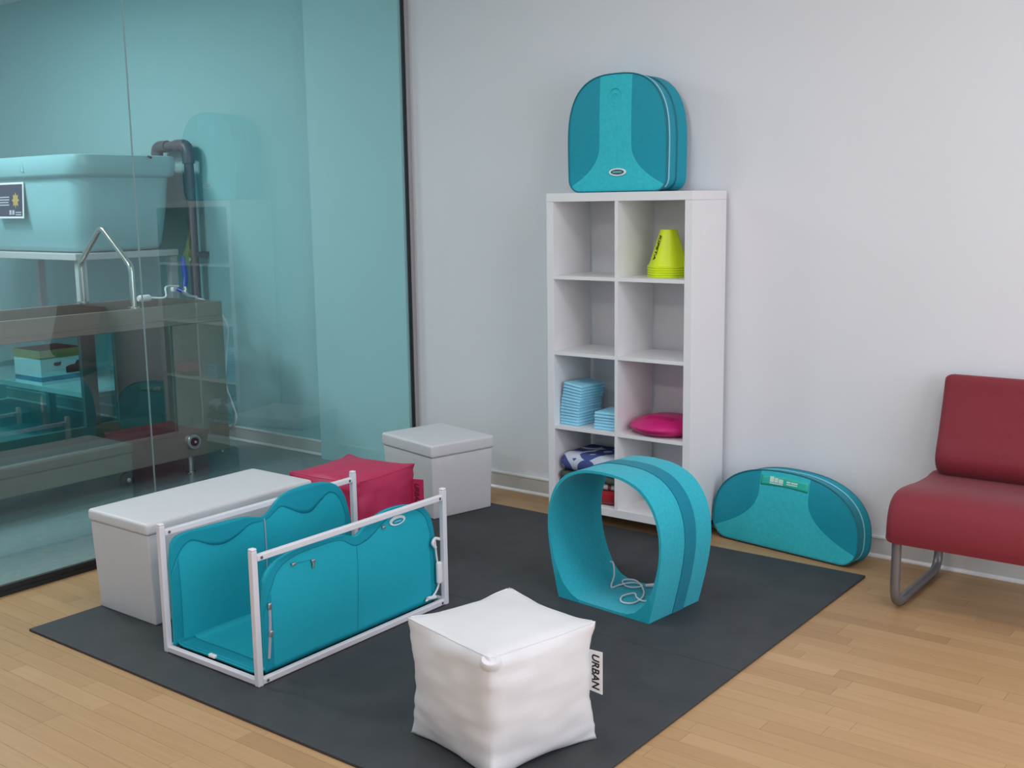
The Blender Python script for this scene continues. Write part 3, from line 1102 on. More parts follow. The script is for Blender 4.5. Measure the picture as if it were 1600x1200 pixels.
ellipse_badge(t, (0.012, yy(0.012, 0.085) - 0.0005, 0.085), 0.044, 0.017, -1)
MB().tube([(0.0 + 0.034 * math.cos(a), yy(0, 0.40) - 0.0005, 0.41 + 0.040 * math.sin(a)) for a in [2 * PI * k / 28 for k in range(28)]], 0.0022, 6, closed=True).build('embossed_ring', m_teal_bag_l, t, True)
MB().tube([(0.0 + 0.018 * math.cos(a), yy(0, 0.40) - 0.0005, 0.405 + 0.022 * math.sin(a)) for a in [2 * PI * k / 28 for k in range(22)]], 0.002, 6).build('embossed_ring', m_teal_bag_l, t, True)

# bag on the floor
ANG2 = math.radians(-8.5)
t = thing('carry_bag', 'low half-round teal carry bag on the floor leaning at the wall', 'bag', (1.125, -0.125, 0.004), ANG2)
t.rotation_euler = (math.radians(-5), 0, ANG2)
W2, H2, D2 = 0.70, 0.338, 0.115
hw, cz, yy, clean, ring = make_bag(t, W2, H2, D2, 0.075, 0.075, 2.7, 2.4, 0.120, 0.36, 0.25, 0.014)
MB().tube([(p[0], -D2 / 2 - 0.001, p[1]) for p in clean], 0.0035, 6, closed=True).build('piping', m_piping_d, t, True)
MB().tube([(p[0] * 0.992, 0.0, p[2]) for p in ring(0, -0.003)], 0.0035, 6, closed=True).build('zip', m_piping, t, True)
MB().tube([(p[0] * 0.997, D2 / 2 - 0.012, p[1]) for p in clean], 0.0035, 6, closed=True).build('piping', m_piping_d, t, True)
# green label strip with washed-out print at the top
gs = MB()
gs.grid(lambda u, v: (lambda x, z: (x, yy(x, z) - 0.0012, z))(-0.115 + 0.23 * u, 0.275 - 0.006 * abs(2 * u - 1) + 0.042 * v), 14, 4)
lb = gs.build('label_strip', m_green_tag, t, True, solid=0.0015)
for (xa, xb, za, zb) in ((-0.070, -0.050, 0.288, 0.312), (-0.047, -0.030, 0.288, 0.308), (-0.027, -0.005, 0.287, 0.305), (-0.070, -0.005, 0.281, 0.285), (0.012, 0.030, 0.295, 0.302), (0.034, 0.065, 0.295, 0.301), (0.012, 0.065, 0.287, 0.291)):
    MB().grid(lambda u, v: (lambda x, z: (x, yy(x, z) - 0.0028, z))(xa + (xb - xa) * u, za + (zb - za) * v), 3, 2).build('label_print', mat('pale_label_print', (0.62, 0.80, 0.74), 0.5), lb, solid=0.0006)

# ------------------------------------------------------------------ felt tunnel
TA = math.radians(-6.0)
t = thing('felt_tunnel', 'upright teal felt pet tunnel with darker stripe standing on the mat', 'pet tunnel', (0.897, -1.065, MZ), TA)
TD, TH = 0.310, 0.520


def tun_outer(off=0.0, n=72):
    pts = []
    # right base corner -> over the top -> left base corner
    prof = [(0.212, 0.0), (0.228, 0.06), (0.247, 0.14), (0.261, 0.22), (0.265, 0.29), (0.256, 0.36), (0.226, 0.43), (0.170, 0.485), (0.09, 0.514), (0.0, 0.521)]
    right = smoothpath([(p[0], 0, p[1]) for p in prof], 5)
    pts = [(p.x, p.z) for p in right]
    pts += [(-p[0], p[1]) for p in reversed(pts[:-1])]
    if off:
        cx, cz_ = 0, 0.25
        res = []
        for i, p in enumerate(pts):
            a = Vector(pts[max(0, i - 1)])
            b = Vector(pts[min(len(pts) - 1, i + 1)])
            d = (b - a).normalized()
            nn = Vector((d.y, -d.x))
            res.append((p[0] + nn.x * off, max(0.0, p[1] + nn.y * off)))
        pts = res
    return pts


outer = tun_outer()
NO = len(outer)
base_n = 16
outer_full = outer + [(-0.212 + 0.424 * i / base_n, 0.0) for i in range(1, base_n)]
# inner opening: rounded, meeting the base in soft curves
inner = []
for (x, z) in outer:
    inner.append(None)
thick = 0.010


def inner_prof():
    prof = [(0.0, 0.010), (0.09, 0.011), (0.135, 0.018), (0.172, 0.040), (0.205, 0.085), (0.233, 0.15), (0.250, 0.22), (0.2545, 0.29), (0.245, 0.357), (0.216, 0.423), (0.162, 0.476), (0.086, 0.504), (0.0, 0.511)]
    r = [(p.x, p.z) for p in smoothpath([(p[0], 0, p[1]) for p in prof], 5)]
    return r


ip = inner_prof()
inner_loop = ip[:-1] + [(-p[0], p[1]) for p in reversed(ip[1:])]
inner_loop = [(x, z) for x, z in inner_loop]


def ang_param(loop, N):
    """resample a closed loop by polar angle about the tunnel axis"""
    c = Vector((0, 0.26))
    res = []
    L = [Vector(p) for p in loop]
    for k in range(N):
        a = 2 * PI * k / N - PI / 2
        d = Vector((math.cos(a), math.sin(a)))
        best = None
        for i in range(len(L)):
            p, q = L[i] - c, L[(i + 1) % len(L)] - c
            e = q - p
            den = d.x * e.y - d.y * e.x
            if abs(den) < 1e-12:
                continue
            s = (p.x * e.y - p.y * e.x) / den
            u = (p.x * d.y - p.y * d.x) / den
            if s > 0 and -1e-6 <= u <= 1 + 1e-6:
                if best is None or s > best:
                    best = s
        res.append((c.x + d.x * best, c.y + d.y * best))
    return res


NP = 160
lo_o = ang_param(outer_full, NP)
lo_i = ang_param(inner_loop, NP)
# snap nearest samples to the base corners for crisp edges
for sx in (-1, 1):
    k = min(range(NP), key=lambda i: (lo_o[i][0] - sx * 0.212) ** 2 + lo_o[i][1] ** 2)
    lo_o[k] = (sx * 0.212, 0.0)
h = TD / 2
sh = MB()
sh.loft([[(p[0], -h, p[1]) for p in lo_i], [(p[0], -h, p[1]) for p in lo_o], [(p[0], h, p[1]) for p in lo_o], [(p[0], h, p[1]) for p in lo_i]], closed_rings=True)
sh.build('felt_shell', m_teal_l, t, True, angle=50)
# darker stripe running over the outside, a little proud
s0, s1 = -h + TD * 0.45, -h + TD * 0.67
off0, off1 = tun_outer(0.0008), tun_outer(0.003)
mb = MB()
mb.loft([[(p[0], s0, p[1]) for p in off0], [(p[0], s0, p[1]) for p in off1], [(p[0], s1, p[1]) for p in off1], [(p[0], s1, p[1]) for p in off0]], cap0=False, cap1=False)
# loft closes each ring across the base: drop those faces
nn = len(off0)
mb.f = [f for f in mb.f if not (any(i % nn == 0 for i in f) and any(i % nn == nn - 1 for i in f))]
mb.build('stripe', m_teal_d, t, True)
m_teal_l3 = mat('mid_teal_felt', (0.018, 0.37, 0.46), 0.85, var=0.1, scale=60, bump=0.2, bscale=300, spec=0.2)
# dark corner fillets seen at the opening
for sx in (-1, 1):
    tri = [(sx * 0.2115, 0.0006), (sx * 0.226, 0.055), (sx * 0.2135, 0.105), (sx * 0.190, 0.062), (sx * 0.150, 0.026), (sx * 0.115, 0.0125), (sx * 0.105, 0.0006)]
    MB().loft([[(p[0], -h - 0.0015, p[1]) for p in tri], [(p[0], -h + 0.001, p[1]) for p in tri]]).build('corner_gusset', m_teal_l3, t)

# white charging cable in the tunnel
zt_ = 0.0145 + MZ
cab = [(0.735, -0.935, zt_ + 0.066), (0.752, -0.940, zt_ + 0.062), (0.772, -0.965, zt_ + 0.026), (0.797, -1.025, zt_), (0.815, -0.995, zt_ + 0.002), (0.837, -0.955, zt_ + 0.004), (0.862, -0.932, zt_), (0.890, -0.950, zt_), (0.876, -0.990, zt_ + 0.004), (0.832, -0.982, zt_), (0.800, -0.945, zt_ + 0.003), (0.830, -0.922, zt_ + 0.006), (0.870, -0.940, zt_ + 0.006), (0.923, -0.993, zt_), (0.957, -1.065, zt_), (0.959, -1.135, zt_ + 0.002), (0.916, -1.140, zt_), (0.890, -1.093, zt_ + 0.002), (0.912, -1.045, zt_ + 0.004), (0.944, -1.078, zt_ + 0.004), (0.976, -1.091, zt_ + 0.002), (1.008, -1.068, zt_)]
c0 = Vector((0.88, -1.04, zt_ - 0.0035))
t = thing('charging_cable', 'thin white cable lying coiled inside the felt tunnel', 'cable', c0)
MB().tube([p - c0 for p in smoothpath(cab, 8)], 0.0033, 8).build('cord', m_cap, t, True)
MB().tube([Vector((0.945, -0.918, zt_ + 0.006)) - c0, Vector((0.905, -0.950, zt_ + 0.006)) - c0], [0.009, 0.006], 10).build('plug', m_cap, t, True)

# ------------------------------------------------------------------ storage boxes


def storage_box(t, sx, sy, h, lid, m, taper=0.012):
    # body: slightly tapered towards the floor
    b = MB()

    def wp(p):
        k = 1 - taper * 2 * (0.5 - (p[2] / (h - lid) + 0.5) * 0.5) / min(sx, sy)
        n = noise.noise(Vector((p[0] * 9 + sx * 7, p[1] * 9, p[2] * 9))) * 0.0018
        return (p[0] * k + n, p[1] * k + n, p[2])
    b.rbox((0, 0, (h - lid) / 2), (sx - 0.014, sy - 0.014, h - lid), 0.006, (10, 10, 8), 2, wp)
    b.build('box_body', m, t, True)
    l = MB()

    def wl(p):
        q = (1 - (2 * p[0] / sx) ** 2) * (1 - (2 * p[1] / sy) ** 2)
        return (p[0], p[1], p[2] + (0.006 * max(0, q) if p[2] > 0 else 0))
    l.rbox((0, 0, h - lid / 2 + 0.0005), (sx, sy, lid), 0.012, (12, 12, 2), 3, wl)
    ld = l.build('lid', m, t, True)
    # stitched seam round the top of the lid
    sp = rrect(-sx / 2 + 0.002, sx / 2 - 0.002, -sy / 2 + 0.002, sy / 2 - 0.002, 0.012, h - 0.011, 4)
    MB().tube(sp, 0.002, 6, closed=True).build('lid_seam', m, ld, True)


LX0, LX1, LY0, LY1 = -0.698, -0.325, -2.302, -1.520
t = thing('storage_bench', 'long white padded storage bench behind the white tube frame', 'storage bench', ((LX0 + LX1) / 2, (LY0 + LY1) / 2, MZ))
storage_box(t, LX1 - LX0, LY1 - LY0, 0.383, 0.045, m_linen_w)
BA = math.radians(-13.5)
bw, bd = 0.440, 0.375
fc = Vector((-0.405, -0.705))
ex, ey = Vector((math.cos(BA), math.sin(BA))), Vector((-math.sin(BA), math.cos(BA)))
bc = fc - ex * bw / 2 + ey * bd / 2
t = thing('storage_cube', 'white padded storage cube with lid near the glass corner', 'storage cube', (bc.x, bc.y, MZ), BA)
storage_box(t, bw, bd, 0.362, 0.062, m_linen_w, 0.016)

# ------------------------------------------------------------------ cube poufs


def pouf(t, s, hgt, m, pinch, bulge, amp, seed, blunt=None):
    N = 26
    ts = [math.sin(PI / 2 * (2 * i / N - 1)) * 0.35 + (2 * i / N - 1) * 0.65 for i in range(N + 1)]

    def f(b, c, pk=pinch, bl=bulge):
        sb_, tc_ = 1 - b * b, 1 - c * c
        return 1 - pk * (sb_ + tc_) + (2 * pk + bl) * sb_ * tc_

    def fn(p):
        a, b, c = p
        # soft edges, corners left pointed (one may be blunt)
        rr = 0.19
        inn = Vector([max(-(1 - rr), min(1 - rr, q)) for q in p])
        dv = Vector(p) - inn
        rp_ = inn + (dv.normalized() * rr if dv.length > 1e-9 else dv)
        wgt = 1 - abs(a * b * c) ** 2.0
        if blunt and a * blunt[0] > 0 and b * blunt[1] > 0 and c * blunt[2] > 0:
            wgt = max(wgt, 0.75)
        a, b, c = Vector(p).lerp(rp_, wgt)
        x = a * f(b, c)
        y = b * f(a, c)
        zb = 0.0 if c < 0 else bulge
        z = c * f(a, b, pinch * (0.0 if c < 0 else 1), zb if c > 0 else 0)
        wr = noise.noise(Vector((x * 2.2 + seed, y * 2.2, z * 2.2))) * amp
        wr += amp * 0.6 * noise.noise(Vector((x * 1.5 + seed, y * 1.5, z * 7.0)))
        q = Vector((x * s / 2, y * s / 2, (z + 1) * hgt / 2))
        d = Vector((x, y, z * 0.4 if c > -0.9 else 0))
        q += d * wr
        if q.z < 0:
            q.z = 0
        return tuple(q)
    mb = MB().lattice(ts, ts, ts, fn)
    o = mb.build('cushion_body', m, t, True, angle=179)
    # stitched seams along the twelve edges
    for e in range(12):
        ax = e // 4
        s1 = 1 if e & 1 else -1
        s2 = 1 if e & 2 else -1
        if ax == 2 or s2 < 0:
            continue
        path = []
        for q in ts[1:-1]:
            p = [0, 0, 0]
            p[ax] = q
            p[(ax + 1) % 3] = s1
            p[(ax + 2) % 3] = s2
            if ax == 1:
                p[2], p[0] = s2, s1
            path.append(fn(tuple(p)))
        MB().tube(path, 0.0018, 6).build('seam', m, o, True)
    return o, fn


PA = math.radians(-13)
t = thing('cube_pouf', 'white soft cube pouf with a lettered tag in the foreground', 'pouf', (1.185, -2.205, MZ), PA)
o, fn = pouf(t, 0.372, 0.345, m_leather_w, 0.020, 0.075, 0.006, 2.3, (1, -1, 1))
# puckered front corner
c = Vector(fn((1, -1, 1)))
dn = Vector((0.36, -0.36, 0.86)).normalized()
u_ = dn.cross(Vector((0, 0, 1))).normalized()
v_ = dn.cross(u_)
n = 20
rings = []
for rr_, hh in ((0.030, -0.016), (0.0285, -0.006), (0.026, 0.000), (0.023, 0.0032), (0.019, 0.003), (0.011, 0.0012), (0.001, 0.001)):
    rings.append([tuple(c - dn * 0.006 + dn * hh + u_ * rr_ * math.cos(2 * PI * k / n) + v_ * rr_ * 0.8 * math.sin(2 * PI * k / n)) for k in range(n)])
MB().loft(rings).build('corner_gather', m_leather_w, t, True)
# lettered tag at the right-hand edge
e = Vector(fn((1, 1, 0.30)))
td = Vector((0.85, 0.35, 0)).normalized()
tz0, tz1 = 0.150, 0.265
tagp = [e - td * 0.02, e + td * 0.040]
tg = MB()
tn = Vector((0, 0, 1)).cross(td).normalized()
pp = [tagp[0] * 1, tagp[1] * 1]
q0 = [Vector((pp[0].x, pp[0].y, tz0)), Vector((pp[1].x, pp[1].y, tz0 - 0.012)), Vector((pp[1].x, pp[1].y, tz1 - 0.004)), Vector((pp[0].x, pp[0].y, tz1))]
tg.loft([[tuple(v + tn * 0.0012) for v in q0], [tuple(v - tn * 0.0012) for v in q0]])
tgo = tg.build('tag', m_cap, t)
camside = tn if (Matrix.Rotation(PA, 3, 'Z') @ tn).dot(Vector((1.7, -2.2, 0))) > 0 else -tn
tc_ = (q0[0] + q0[1] + q0[2] + q0[3]) / 4 + camside * 0.0018 + td * 0.009
text_mesh('tag_lettering', 'URBAN', 0.0305, m_ink, tgo, axes((0, 0, -1), td if camside.dot(Vector((0, 0, -1)).cross(td)) > 0 else -td, tc_), 0.22, 0.00068, space=1.02)

RA = math.radians(5)
t = thing('cube_pouf', 'raspberry red soft cube pouf between bench and storage cube', 'pouf', (-0.415, -1.205, MZ), RA)
o, fn = pouf(t, 0.385, 0.360, m_raspberry, 0.030, 0.10, 0.008, 8.1)
e = Vector(fn((1, 1, 0.2)))
td = Vector((0.9, 0.25, 0)).normalized()
tn = Vector((0, 0, 1)).cross(td).normalized()
q0 = [e - td * 0.03 + Vector((0, 0, -0.06)), e + td * 0.055 + Vector((0, 0, -0.06)), e + td * 0.055 + Vector((0, 0, 0.075)), e - td * 0.03 + Vector((0, 0, 0.075))]
tgo = MB().loft([[tuple(v + tn * 0.0012) for v in q0], [tuple(v - tn * 0.0012) for v in q0]]).build('tag', m_raspberry, t)
camside = tn if (Matrix.Rotation(RA, 3, 'Z') @ tn).dot(Vector((3.4, -3.2, 0))) > 0 else -tn
tc_ = (q0[0] + q0[1] + q0[2] + q0[3]) / 4 + camside * 0.0018 + td * 0.010
text_mesh('tag_lettering', 'URBAN', 0.030, m_raspberry_d, tgo, axes((0, 0, -1), td if camside.dot(Vector((0, 0, -1)).cross(td)) > 0 else -td, tc_), 0.22, 0.0007)

# ------------------------------------------------------------------ white tube frame with teal mat
FX0, FX1, FY0, FY1 = -0.116, 0.376, -2.405, -1.496
FHT = 0.440
q = 0.021
t = thing('tube_frame', 'white square-tube frame standing open on the dark mat', 'frame', ((FX0 + FX1) / 2, (FY0 + FY1) / 2, MZ))
cx, cy = (FX0 + FX1) / 2, (FY0 + FY1) / 2


def L_(x, y, z):
    return (x - cx, y - cy, z)


for xx in (FX0 + q / 2, FX1 - q / 2):
    for yy_ in (FY0 + q / 2, FY1 - q / 2):
        p = MB().bar(L_(xx, yy_, 0), L_(xx, yy_, FHT), q).build('post', m_tube, t, bevel=0.003)
        MB().rbox(L_(xx, yy_, FHT + 0.004), (q * 0.98, q * 0.98, 0.008), 0.0035, (1, 1, 1), 2).build('end_cap', m_cap, p, True)
for xx in (FX0 + q / 2, FX1 - q / 2):
    for zz_, nm in ((FHT - 0.026, 'top_rail'), (0.0125, 'bottom_rail')):
        p = MB().bar(L_(xx, FY0 + q, zz_), L_(xx, FY1 - q, zz_), q * 0.95).build(nm, m_tube, t, bevel=0.003)
        for yy_ in (FY0 + q + 0.016, FY1 - q - 0.016):
            MB().lathe([(0.0048, -0.0125), (0.0048, 0.0125)], 10, L_(xx, yy_, zz_), 'x').build('screw', m_screw, p)
for yy_ in (FY0 + q / 2, FY1 - q / 2):
    MB().bar(L_(FX0 + q, yy_, 0.0125), L_(FX1 - q, yy_, 0.0125), q * 0.95).build('bottom_rail', m_tube, t, bevel=0.003)

t = thing('therapy_mat', 'teal padded fabric mat folded up as trough inside the white frame', 'therapy mat', (cx, cy, MZ + 0.004))


def interp(tab, s):
    n_ = len(tab)
    if s <= tab[0][0]:
        return tab[0][1]
    for i in range(n_ - 1):
        (a, va), (b, vb) = tab[i], tab[i + 1]
        if s <= b:
            h_ = b - a
            d0 = (vb - tab[i - 1][1]) / (b - tab[i - 1][0]) if i > 0 else (vb - va) / h_
            d1 = (tab[i + 2][1] - va) / (tab[i + 2][0] - a) if i + 2 < n_ else (vb - va) / h_
            u = (s - a) / h_
            return (2 * u ** 3 - 3 * u * u + 1) * va + (u ** 3 - 2 * u * u + u) * h_ * d0 + (3 * u * u - 2 * u ** 3) * vb + (u ** 3 - u * u) * h_ * d1
    return tab[-1][1]


# (y, top height) outline of each side panel
LT = [(-2.383, 0.30), (-2.378, 0.345), (-2.362, 0.380), (-2.325, 0.394), (-2.25, 0.396), (-2.15, 0.397), (-2.06, 0.392), (-1.995, 0.376), (-1.965, 0.382), (-1.89, 0.428), (-1.80, 0.442), (-1.70, 0.440), (-1.63, 0.420), (-1.585, 0.375), (-1.560, 0.31), (-1.545, 0.25)]
RT = [(-2.345, 0.24), (-2.338, 0.30), (-2.315, 0.340), (-2.265, 0.368), (-2.18, 0.385), (-2.08, 0.386), (-1.99, 0.380), (-1.935, 0.364), (-1.88, 0.388), (-1.79, 0.412), (-1.70, 0.414), (-1.62, 0.398), (-1.565, 0.365), (-1.535, 0.31), (-1.522, 0.24)]


def side(x0, tab, sgn, name, belly, wave):
    ya, yb = tab[0][0], tab[-1][0]

    def xf(y, z, zt):
        s = (y - ya) / (yb - ya)
        b = belly * math.sin(PI * s) * math.sin(PI * min(1, z / 0.42)) + 0.006 * math.sin(9 * s + z * 11) * (z / 0.42)
        return x0 + sgn * (b - 0.004)
    n1, n2 = 64, 18

    def surf(u, v, off=0.0):
        y = ya + (yb - ya) * u
        zt_ = interp(tab, y)
        z = 0.012 + (zt_ - 0.012) * v
        # near and far edges curve in a little at the bottom
        return (xf(y, z, zt_) - cx + off, y - cy, z)
    mb = MB().grid(lambda u, v: surf(u, v), n1, n2)
    p = mb.build(name, m_teal_l2, t, True, solid=0.010)
    return p, surf, xf


m_teal_l2 = mat('teal_mat_fabric', (0.014, 0.39, 0.49), 0.75, var=0.06, scale=50, bump=0.25, bscale=260, spec=0.25)
m_teal_b2 = mat('teal_mat_border', (0.007, 0.29, 0.38), 0.75, var=0.06, scale=50, bump=0.2, bscale=260, spec=0.25)


def border(parent, surf, tab, off, lower, ea, eb, wedge):
    """proud darker border band along the top and both ends of a side panel"""
    ya, yb = tab[0][0], tab[-1][0]

    def fn(u, v):
        y = ya + (yb - ya) * u
        zt_ = interp(tab, y)
        lo = max(0.05, min(zt_ - 0.004, lower(y, zt_)))
        z = lo + (zt_ + 0.001 - lo) * v
        vv = (z - 0.012) / (zt_ - 0.012)
        return surf(u, vv, off)
    MB().grid(fn, 90, 6).build('border_band', m_teal_b2, parent, True, solid=0.0015)
    for (y0, y1) in ((ya, ya + ea), (yb - eb, yb)):
        def fe(u, v):
            y = y0 + (y1 - y0) * u
            zt_ = interp(tab, y)
            hi = max(0.06, min(zt_ - 0.004, lower(y, zt_)))
            z = 0.014 + (hi + 0.002 - 0.014) * v
            return surf((y - ya) / (yb - ya), (z - 0.012) / (zt_ - 0.012), off)
        MB().grid(fe, 6, 20).build('border_band', m_teal_b2, parent, True, solid=0.0015)


LW = [(-2.383, 0.26), (-2.36, 0.305), (-2.33, 0.345), (-2.29, 0.362), (-2.212, 0.328), (-2.158, 0.320), (-2.10, 0.338), (-2.05, 0.362), (-2.0, 0.362), (-1.965, 0.366), (-1.90, 0.392), (-1.862, 0.377), (-1.801, 0.345), (-1.75, 0.340), (-1.70, 0.368), (-1.652, 0.391), (-1.605, 0.360), (-1.58, 0.30), (-1.545, 0.20)]
RW = [(-2.345, 0.20), (-2.31, 0.275), (-2.277, 0.330), (-2.21, 0.362), (-2.12, 0.371), (-2.01, 0.368), (-1.946, 0.333), (-1.90, 0.335), (-1.863, 0.345), (-1.80, 0.372), (-1.732, 0.392), (-1.64, 0.388), (-1.575, 0.345), (-1.55, 0.28), (-1.522, 0.20)]
pl, sl, xl = side(FX0 + 0.032, LT, 1, 'side_panel', 0.010, 1)
border(pl, sl, LT, 0.0062, lambda y, zt: interp(LW, y), 0.035, 0.030, 1)
pr, sr, xr = side(FX1 - 0.040, RT, 1, 'side_panel', 0.012, 1)
border(pr, sr, RT, 0.0062, lambda y, zt: interp(RW, y), 0.035, 0.028, 1)
border(pr, sr, RT, -0.0062, lambda y, zt: interp(RW, y), 0.035, 0.028, 1)
# floor of the mat with rounded transitions
fy0, fy1 = FY0 + 0.032, FY1 - 0.045


def flr(u, v):
    x = FX0 + 0.032 + (FX1 - 0.040 - FX0 - 0.032) * u
    y = fy0 + (fy1 - fy0) * v
    e = min(u, 1 - u)
    z = 0.014 + 0.012 * max(0, 1 - e / 0.08) ** 2 + 0.003 * math.sin(7 * v + 3 * u) + 0.004 * math.exp(-((v) / 0.05) ** 2)
    return (x - cx, y - cy, z)


fl = MB().grid(flr, 24, 40).build('floor_panel', m_teal_l2, t, True, solid=0.010)
MB().grid(lambda u, v: tuple(Vector(flr(0.02 + 0.96 * u, 0.002 + 0.075 * v)) + Vector((0, 0, 0.0062))), 24, 5).build('border_band', m_teal_b2, fl, True, solid=0.003)
# centre seams and zips
MB().tube([(xl(-1.985, z, 0.4) - cx + 0.008, -1.985 - cy, z) for z in [0.03 + 0.34 * i / 14 for i in range(15)]], 0.0022, 6).build('zip_seam', m_greyprint, pl, True)
MB().tube([(xr(-1.938, z, 0.4) - cx + 0.0062, -1.938 - cy, z) for z in [0.03 + 0.30 * i / 14 for i in range(15)]], 0.0009, 6).build('fold_seam', m_teal_b2, pr, True)
for (yy_, zz_) in ((-2.213, 0.340), (-2.133, 0.331), (-1.798, 0.362)):
    MB().rbox((xr(yy_, zz_, 0.4) - cx + 0.011, yy_ - cy, zz_), (0.010, 0.016, 0.010), 0.003, (1, 1, 1), 2).build('press_stud', m_silver, pr, True)
MB().rbox((xr(-2.133, 0.32, 0.4) - cx + 0.011, -2.133 - cy, 0.318), (0.006, 0.008, 0.026), 0.0025, (1, 1, 2), 2).build('zip_pull', m_silver, pr, True)
MB().tube([(xr(-2.213, 0.34, 0.4) - cx + 0.009, y_ - cy, z_) for y_, z_ in ((-2.215, 0.341), (-2.17, 0.336), (-2.12, 0.334), (-2.05, 0.347))], 0.0016, 6).build('zip_seam', m_teal_b2, pr, True)
MB().tube([(xr(-2.335, z, 0.4) - cx + 0.009, -2.333 - cy + 0.012 * math.sin((z - 0.05) * 9), z) for z in [0.06 + 0.17 * i / 10 for i in range(11)]], 0.005, 6).build('zip_edge', m_greyprint, pr, True)
for zz_ in (0.232, 0.140):
    MB().rbox((xr(-2.32, zz_, 0.4) - cx + 0.012, -2.322 - cy, zz_), (0.010, 0.014, 0.022), 0.004, (1, 1, 1), 2).build('zip_slider', m_silver, pr, True)
MB().rbox((-0.02, FY0 + 0.030 - cy, 0.026), (0.034, 0.014, 0.012), 0.004, (1, 1, 1), 2).build('zip_slider', m_cap, fl, True)
# oval badge on the outer face, facing +x
n = 26
bxx = xr(-1.724, 0.375, 0.4) - cx + 0.0085
o1 = [(bxx, -1.724 - cy + 0.040 * math.cos(2 * PI * k / n), 0.368 + 0.017 * math.sin(2 * PI * k / n)) for k in range(n)]
o2 = [(p[0] + 0.004, p[1], p[2]) for p in o1]
bdg = MB().loft([o1, o2]).build('badge', m_cap, pr)
i1 = [(bxx + 0.0041, -1.724 - cy + 0.029 * math.cos(2 * PI * k / n), 0.366 + 0.0095 * math.sin(2 * PI * k / n)) for k in range(n)]
MB().loft([i1, [(p[0] + 0.001, p[1], p[2]) for p in i1]]).build('badge_centre', m_teal_bag, bdg)
MB().box(bxx + 0.0051, bxx + 0.0058, -1.724 - cy - 0.017, -1.724 - cy + 0.017, 0.364, 0.368).build('badge_letter', m_piping, bdg)

# white lead hanging at the far right post
c0 = Vector((0.365, -1.53, MZ + 0.02))
t = thing('power_lead', 'white lead with plug hooked at the far post of the frame', 'cable', c0)
pp = [(0.352, -1.515, 0.262), (0.352, -1.540, 0.270), (0.354, -1.555, 0.255), (0.354, -1.540, 0.235)]
MB().tube([p - c0 for p in smoothpath(pp)], 0.006, 8).build('hook', m_cap, t, True)
pp = [(0.352, -1.540, 0.262), (0.352, -1.535, 0.21), (0.353, -1.530, 0.17), (0.356, -1.528, 0.12), (0.354, -1.532, 0.08), (0.352, -1.56, 0.052), (0.352, -1.60, 0.045)]
MB().tube([p - c0 for p in smoothpath(pp)], 0.0035, 8).build('cord', m_cap, t, True)
MB().rbox(Vector((0.355, -1.525, 0.135)) - c0, (0.018, 0.024, 0.085), 0.008, (1, 1, 3), 3).build('plug_body', m_cap, t, True)
MB().tube([Vector((0.352, -1.59, 0.052)) - c0, Vector((0.352, -1.545, 0.046)) - c0], 0.007, 10).build('plug', m_cap, t, True)

# ------------------------------------------------------------------ red chair
CX0, CX1 = 1.705, 2.375
t = thing('lounge_chair', 'red upholstered armless chair with grey tube legs at the wall', 'chair', ((CX0 + CX1) / 2, -0.33, 0))
ccx, ccy = (CX0 + CX1) / 2, -0.33
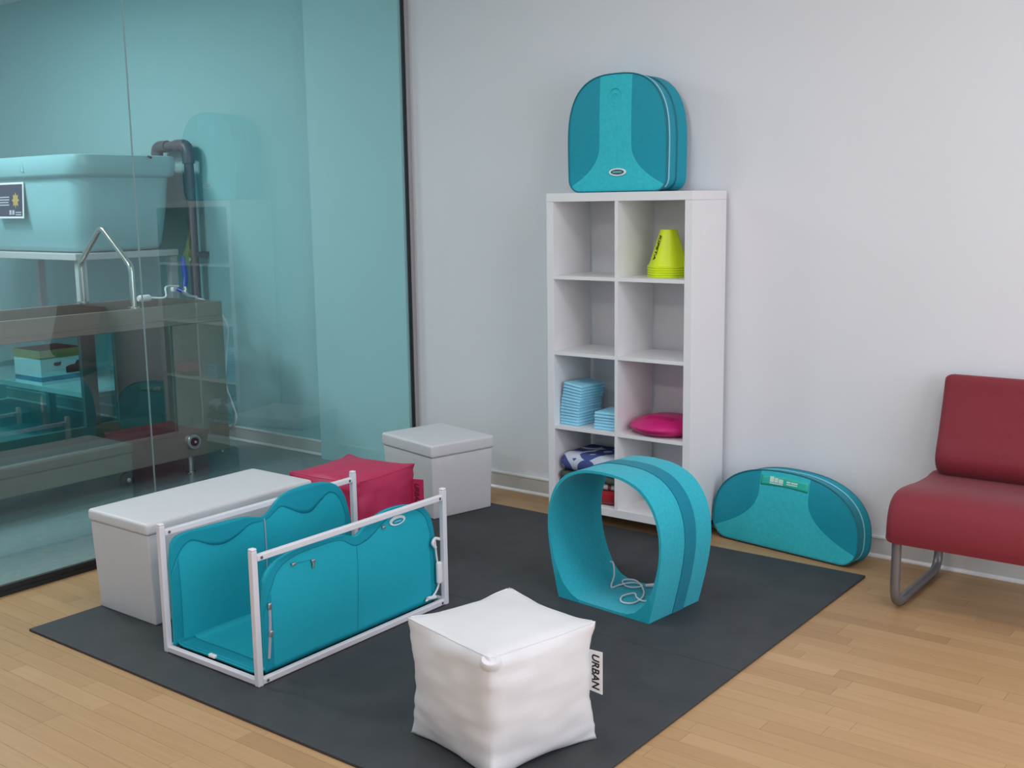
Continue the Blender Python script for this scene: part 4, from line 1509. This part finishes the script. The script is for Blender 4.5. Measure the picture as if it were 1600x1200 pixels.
# seat profile (y, z): waterfall front
sp = [(-0.615, 0.262), (-0.622, 0.30), (-0.618, 0.345), (-0.600, 0.395), (-0.565, 0.428), (-0.51, 0.443), (-0.42, 0.440), (-0.30, 0.428), (-0.18, 0.424), (-0.09, 0.430), (-0.075, 0.40), (-0.10, 0.375), (-0.30, 0.370), (-0.46, 0.372), (-0.545, 0.350), (-0.575, 0.31), (-0.588, 0.262)]
bp_ = [(-0.150, 0.425), (-0.178, 0.452), (-0.192, 0.49), (-0.186, 0.53), (-0.165, 0.59), (-0.140, 0.67), (-0.118, 0.75), (-0.108, 0.795), (-0.095, 0.812), (-0.070, 0.812), (-0.055, 0.795), (-0.055, 0.72), (-0.075, 0.60), (-0.085, 0.50), (-0.090, 0.432), (-0.115, 0.420)]


def upholster(prof, name, ex0, ex1):
    loop = smoothpath([(0, p[0], p[1]) for p in prof] + [(0, prof[0][0], prof[0][1])], 4)[:-1]
    cen = Vector((0, sum(p.y for p in loop) / len(loop), sum(p.z for p in loop) / len(loop)))
    rings = []
    W = ex1 - ex0
    for x, s in ((0, 0.0), (0.003, 0.008), (0.009, 0.014), (0.020, 0.019), (0.034, 0.021)):
        rings.append((x, s))
    seq = [(x, 0.021 - s) for x, s in rings] + [(W * k / 8, 0) for k in range(1, 8)] + [(W - x, 0.021 - s) for x, s in reversed(rings)]
    R = []
    for x, ins in seq:
        ring_ = []
        m_ = len(loop)
        for i, p in enumerate(loop):
            a, b = loop[i - 1], loop[(i + 1) % m_]
            d = (b - a).normalized()
            nn_ = Vector((0, d.z, -d.y))
            q_ = p + nn_ * ins * INS
            ring_.append((ex0 + x - ccx, q_.y - ccy, q_.z))
        R.append(ring_)
    return MB().loft(R).build(name, m_red, t, True, angle=60)


# orientation of the inset: profiles run clockwise seen from +x
INS = 1.0
upholster(sp, 'seat', CX0, CX1)
upholster(bp_, 'backrest', CX0 + 0.034, CX1 - 0.034)
for xx in (CX0 + 0.035, CX1 - 0.035):
    pp = fillet([(xx, -0.583, 0.362), (xx, -0.583, 0.0185), (xx, -0.065, 0.0185), (xx, -0.065, 0.39)], 0.075, 8)
    MB().tube([(p.x - ccx, p.y - ccy, p.z) for p in pp], 0.0175, 14).build('leg', m_leg, t, True)
    MB().lathe([(0.010, 0.0), (0.012, 0.003), (0.012, 0.005)], 12, (xx - ccx, -0.50 - ccy, 0.0)).build('glide', m_black, t)
for yy_ in (-0.40, -0.13):
    MB().tube([(CX0 + 0.035 - ccx, yy_ - ccy, 0.385), (CX1 - 0.035 - ccx, yy_ - ccy, 0.385)], 0.014, 12).build('seat_rail', m_leg, t, True)
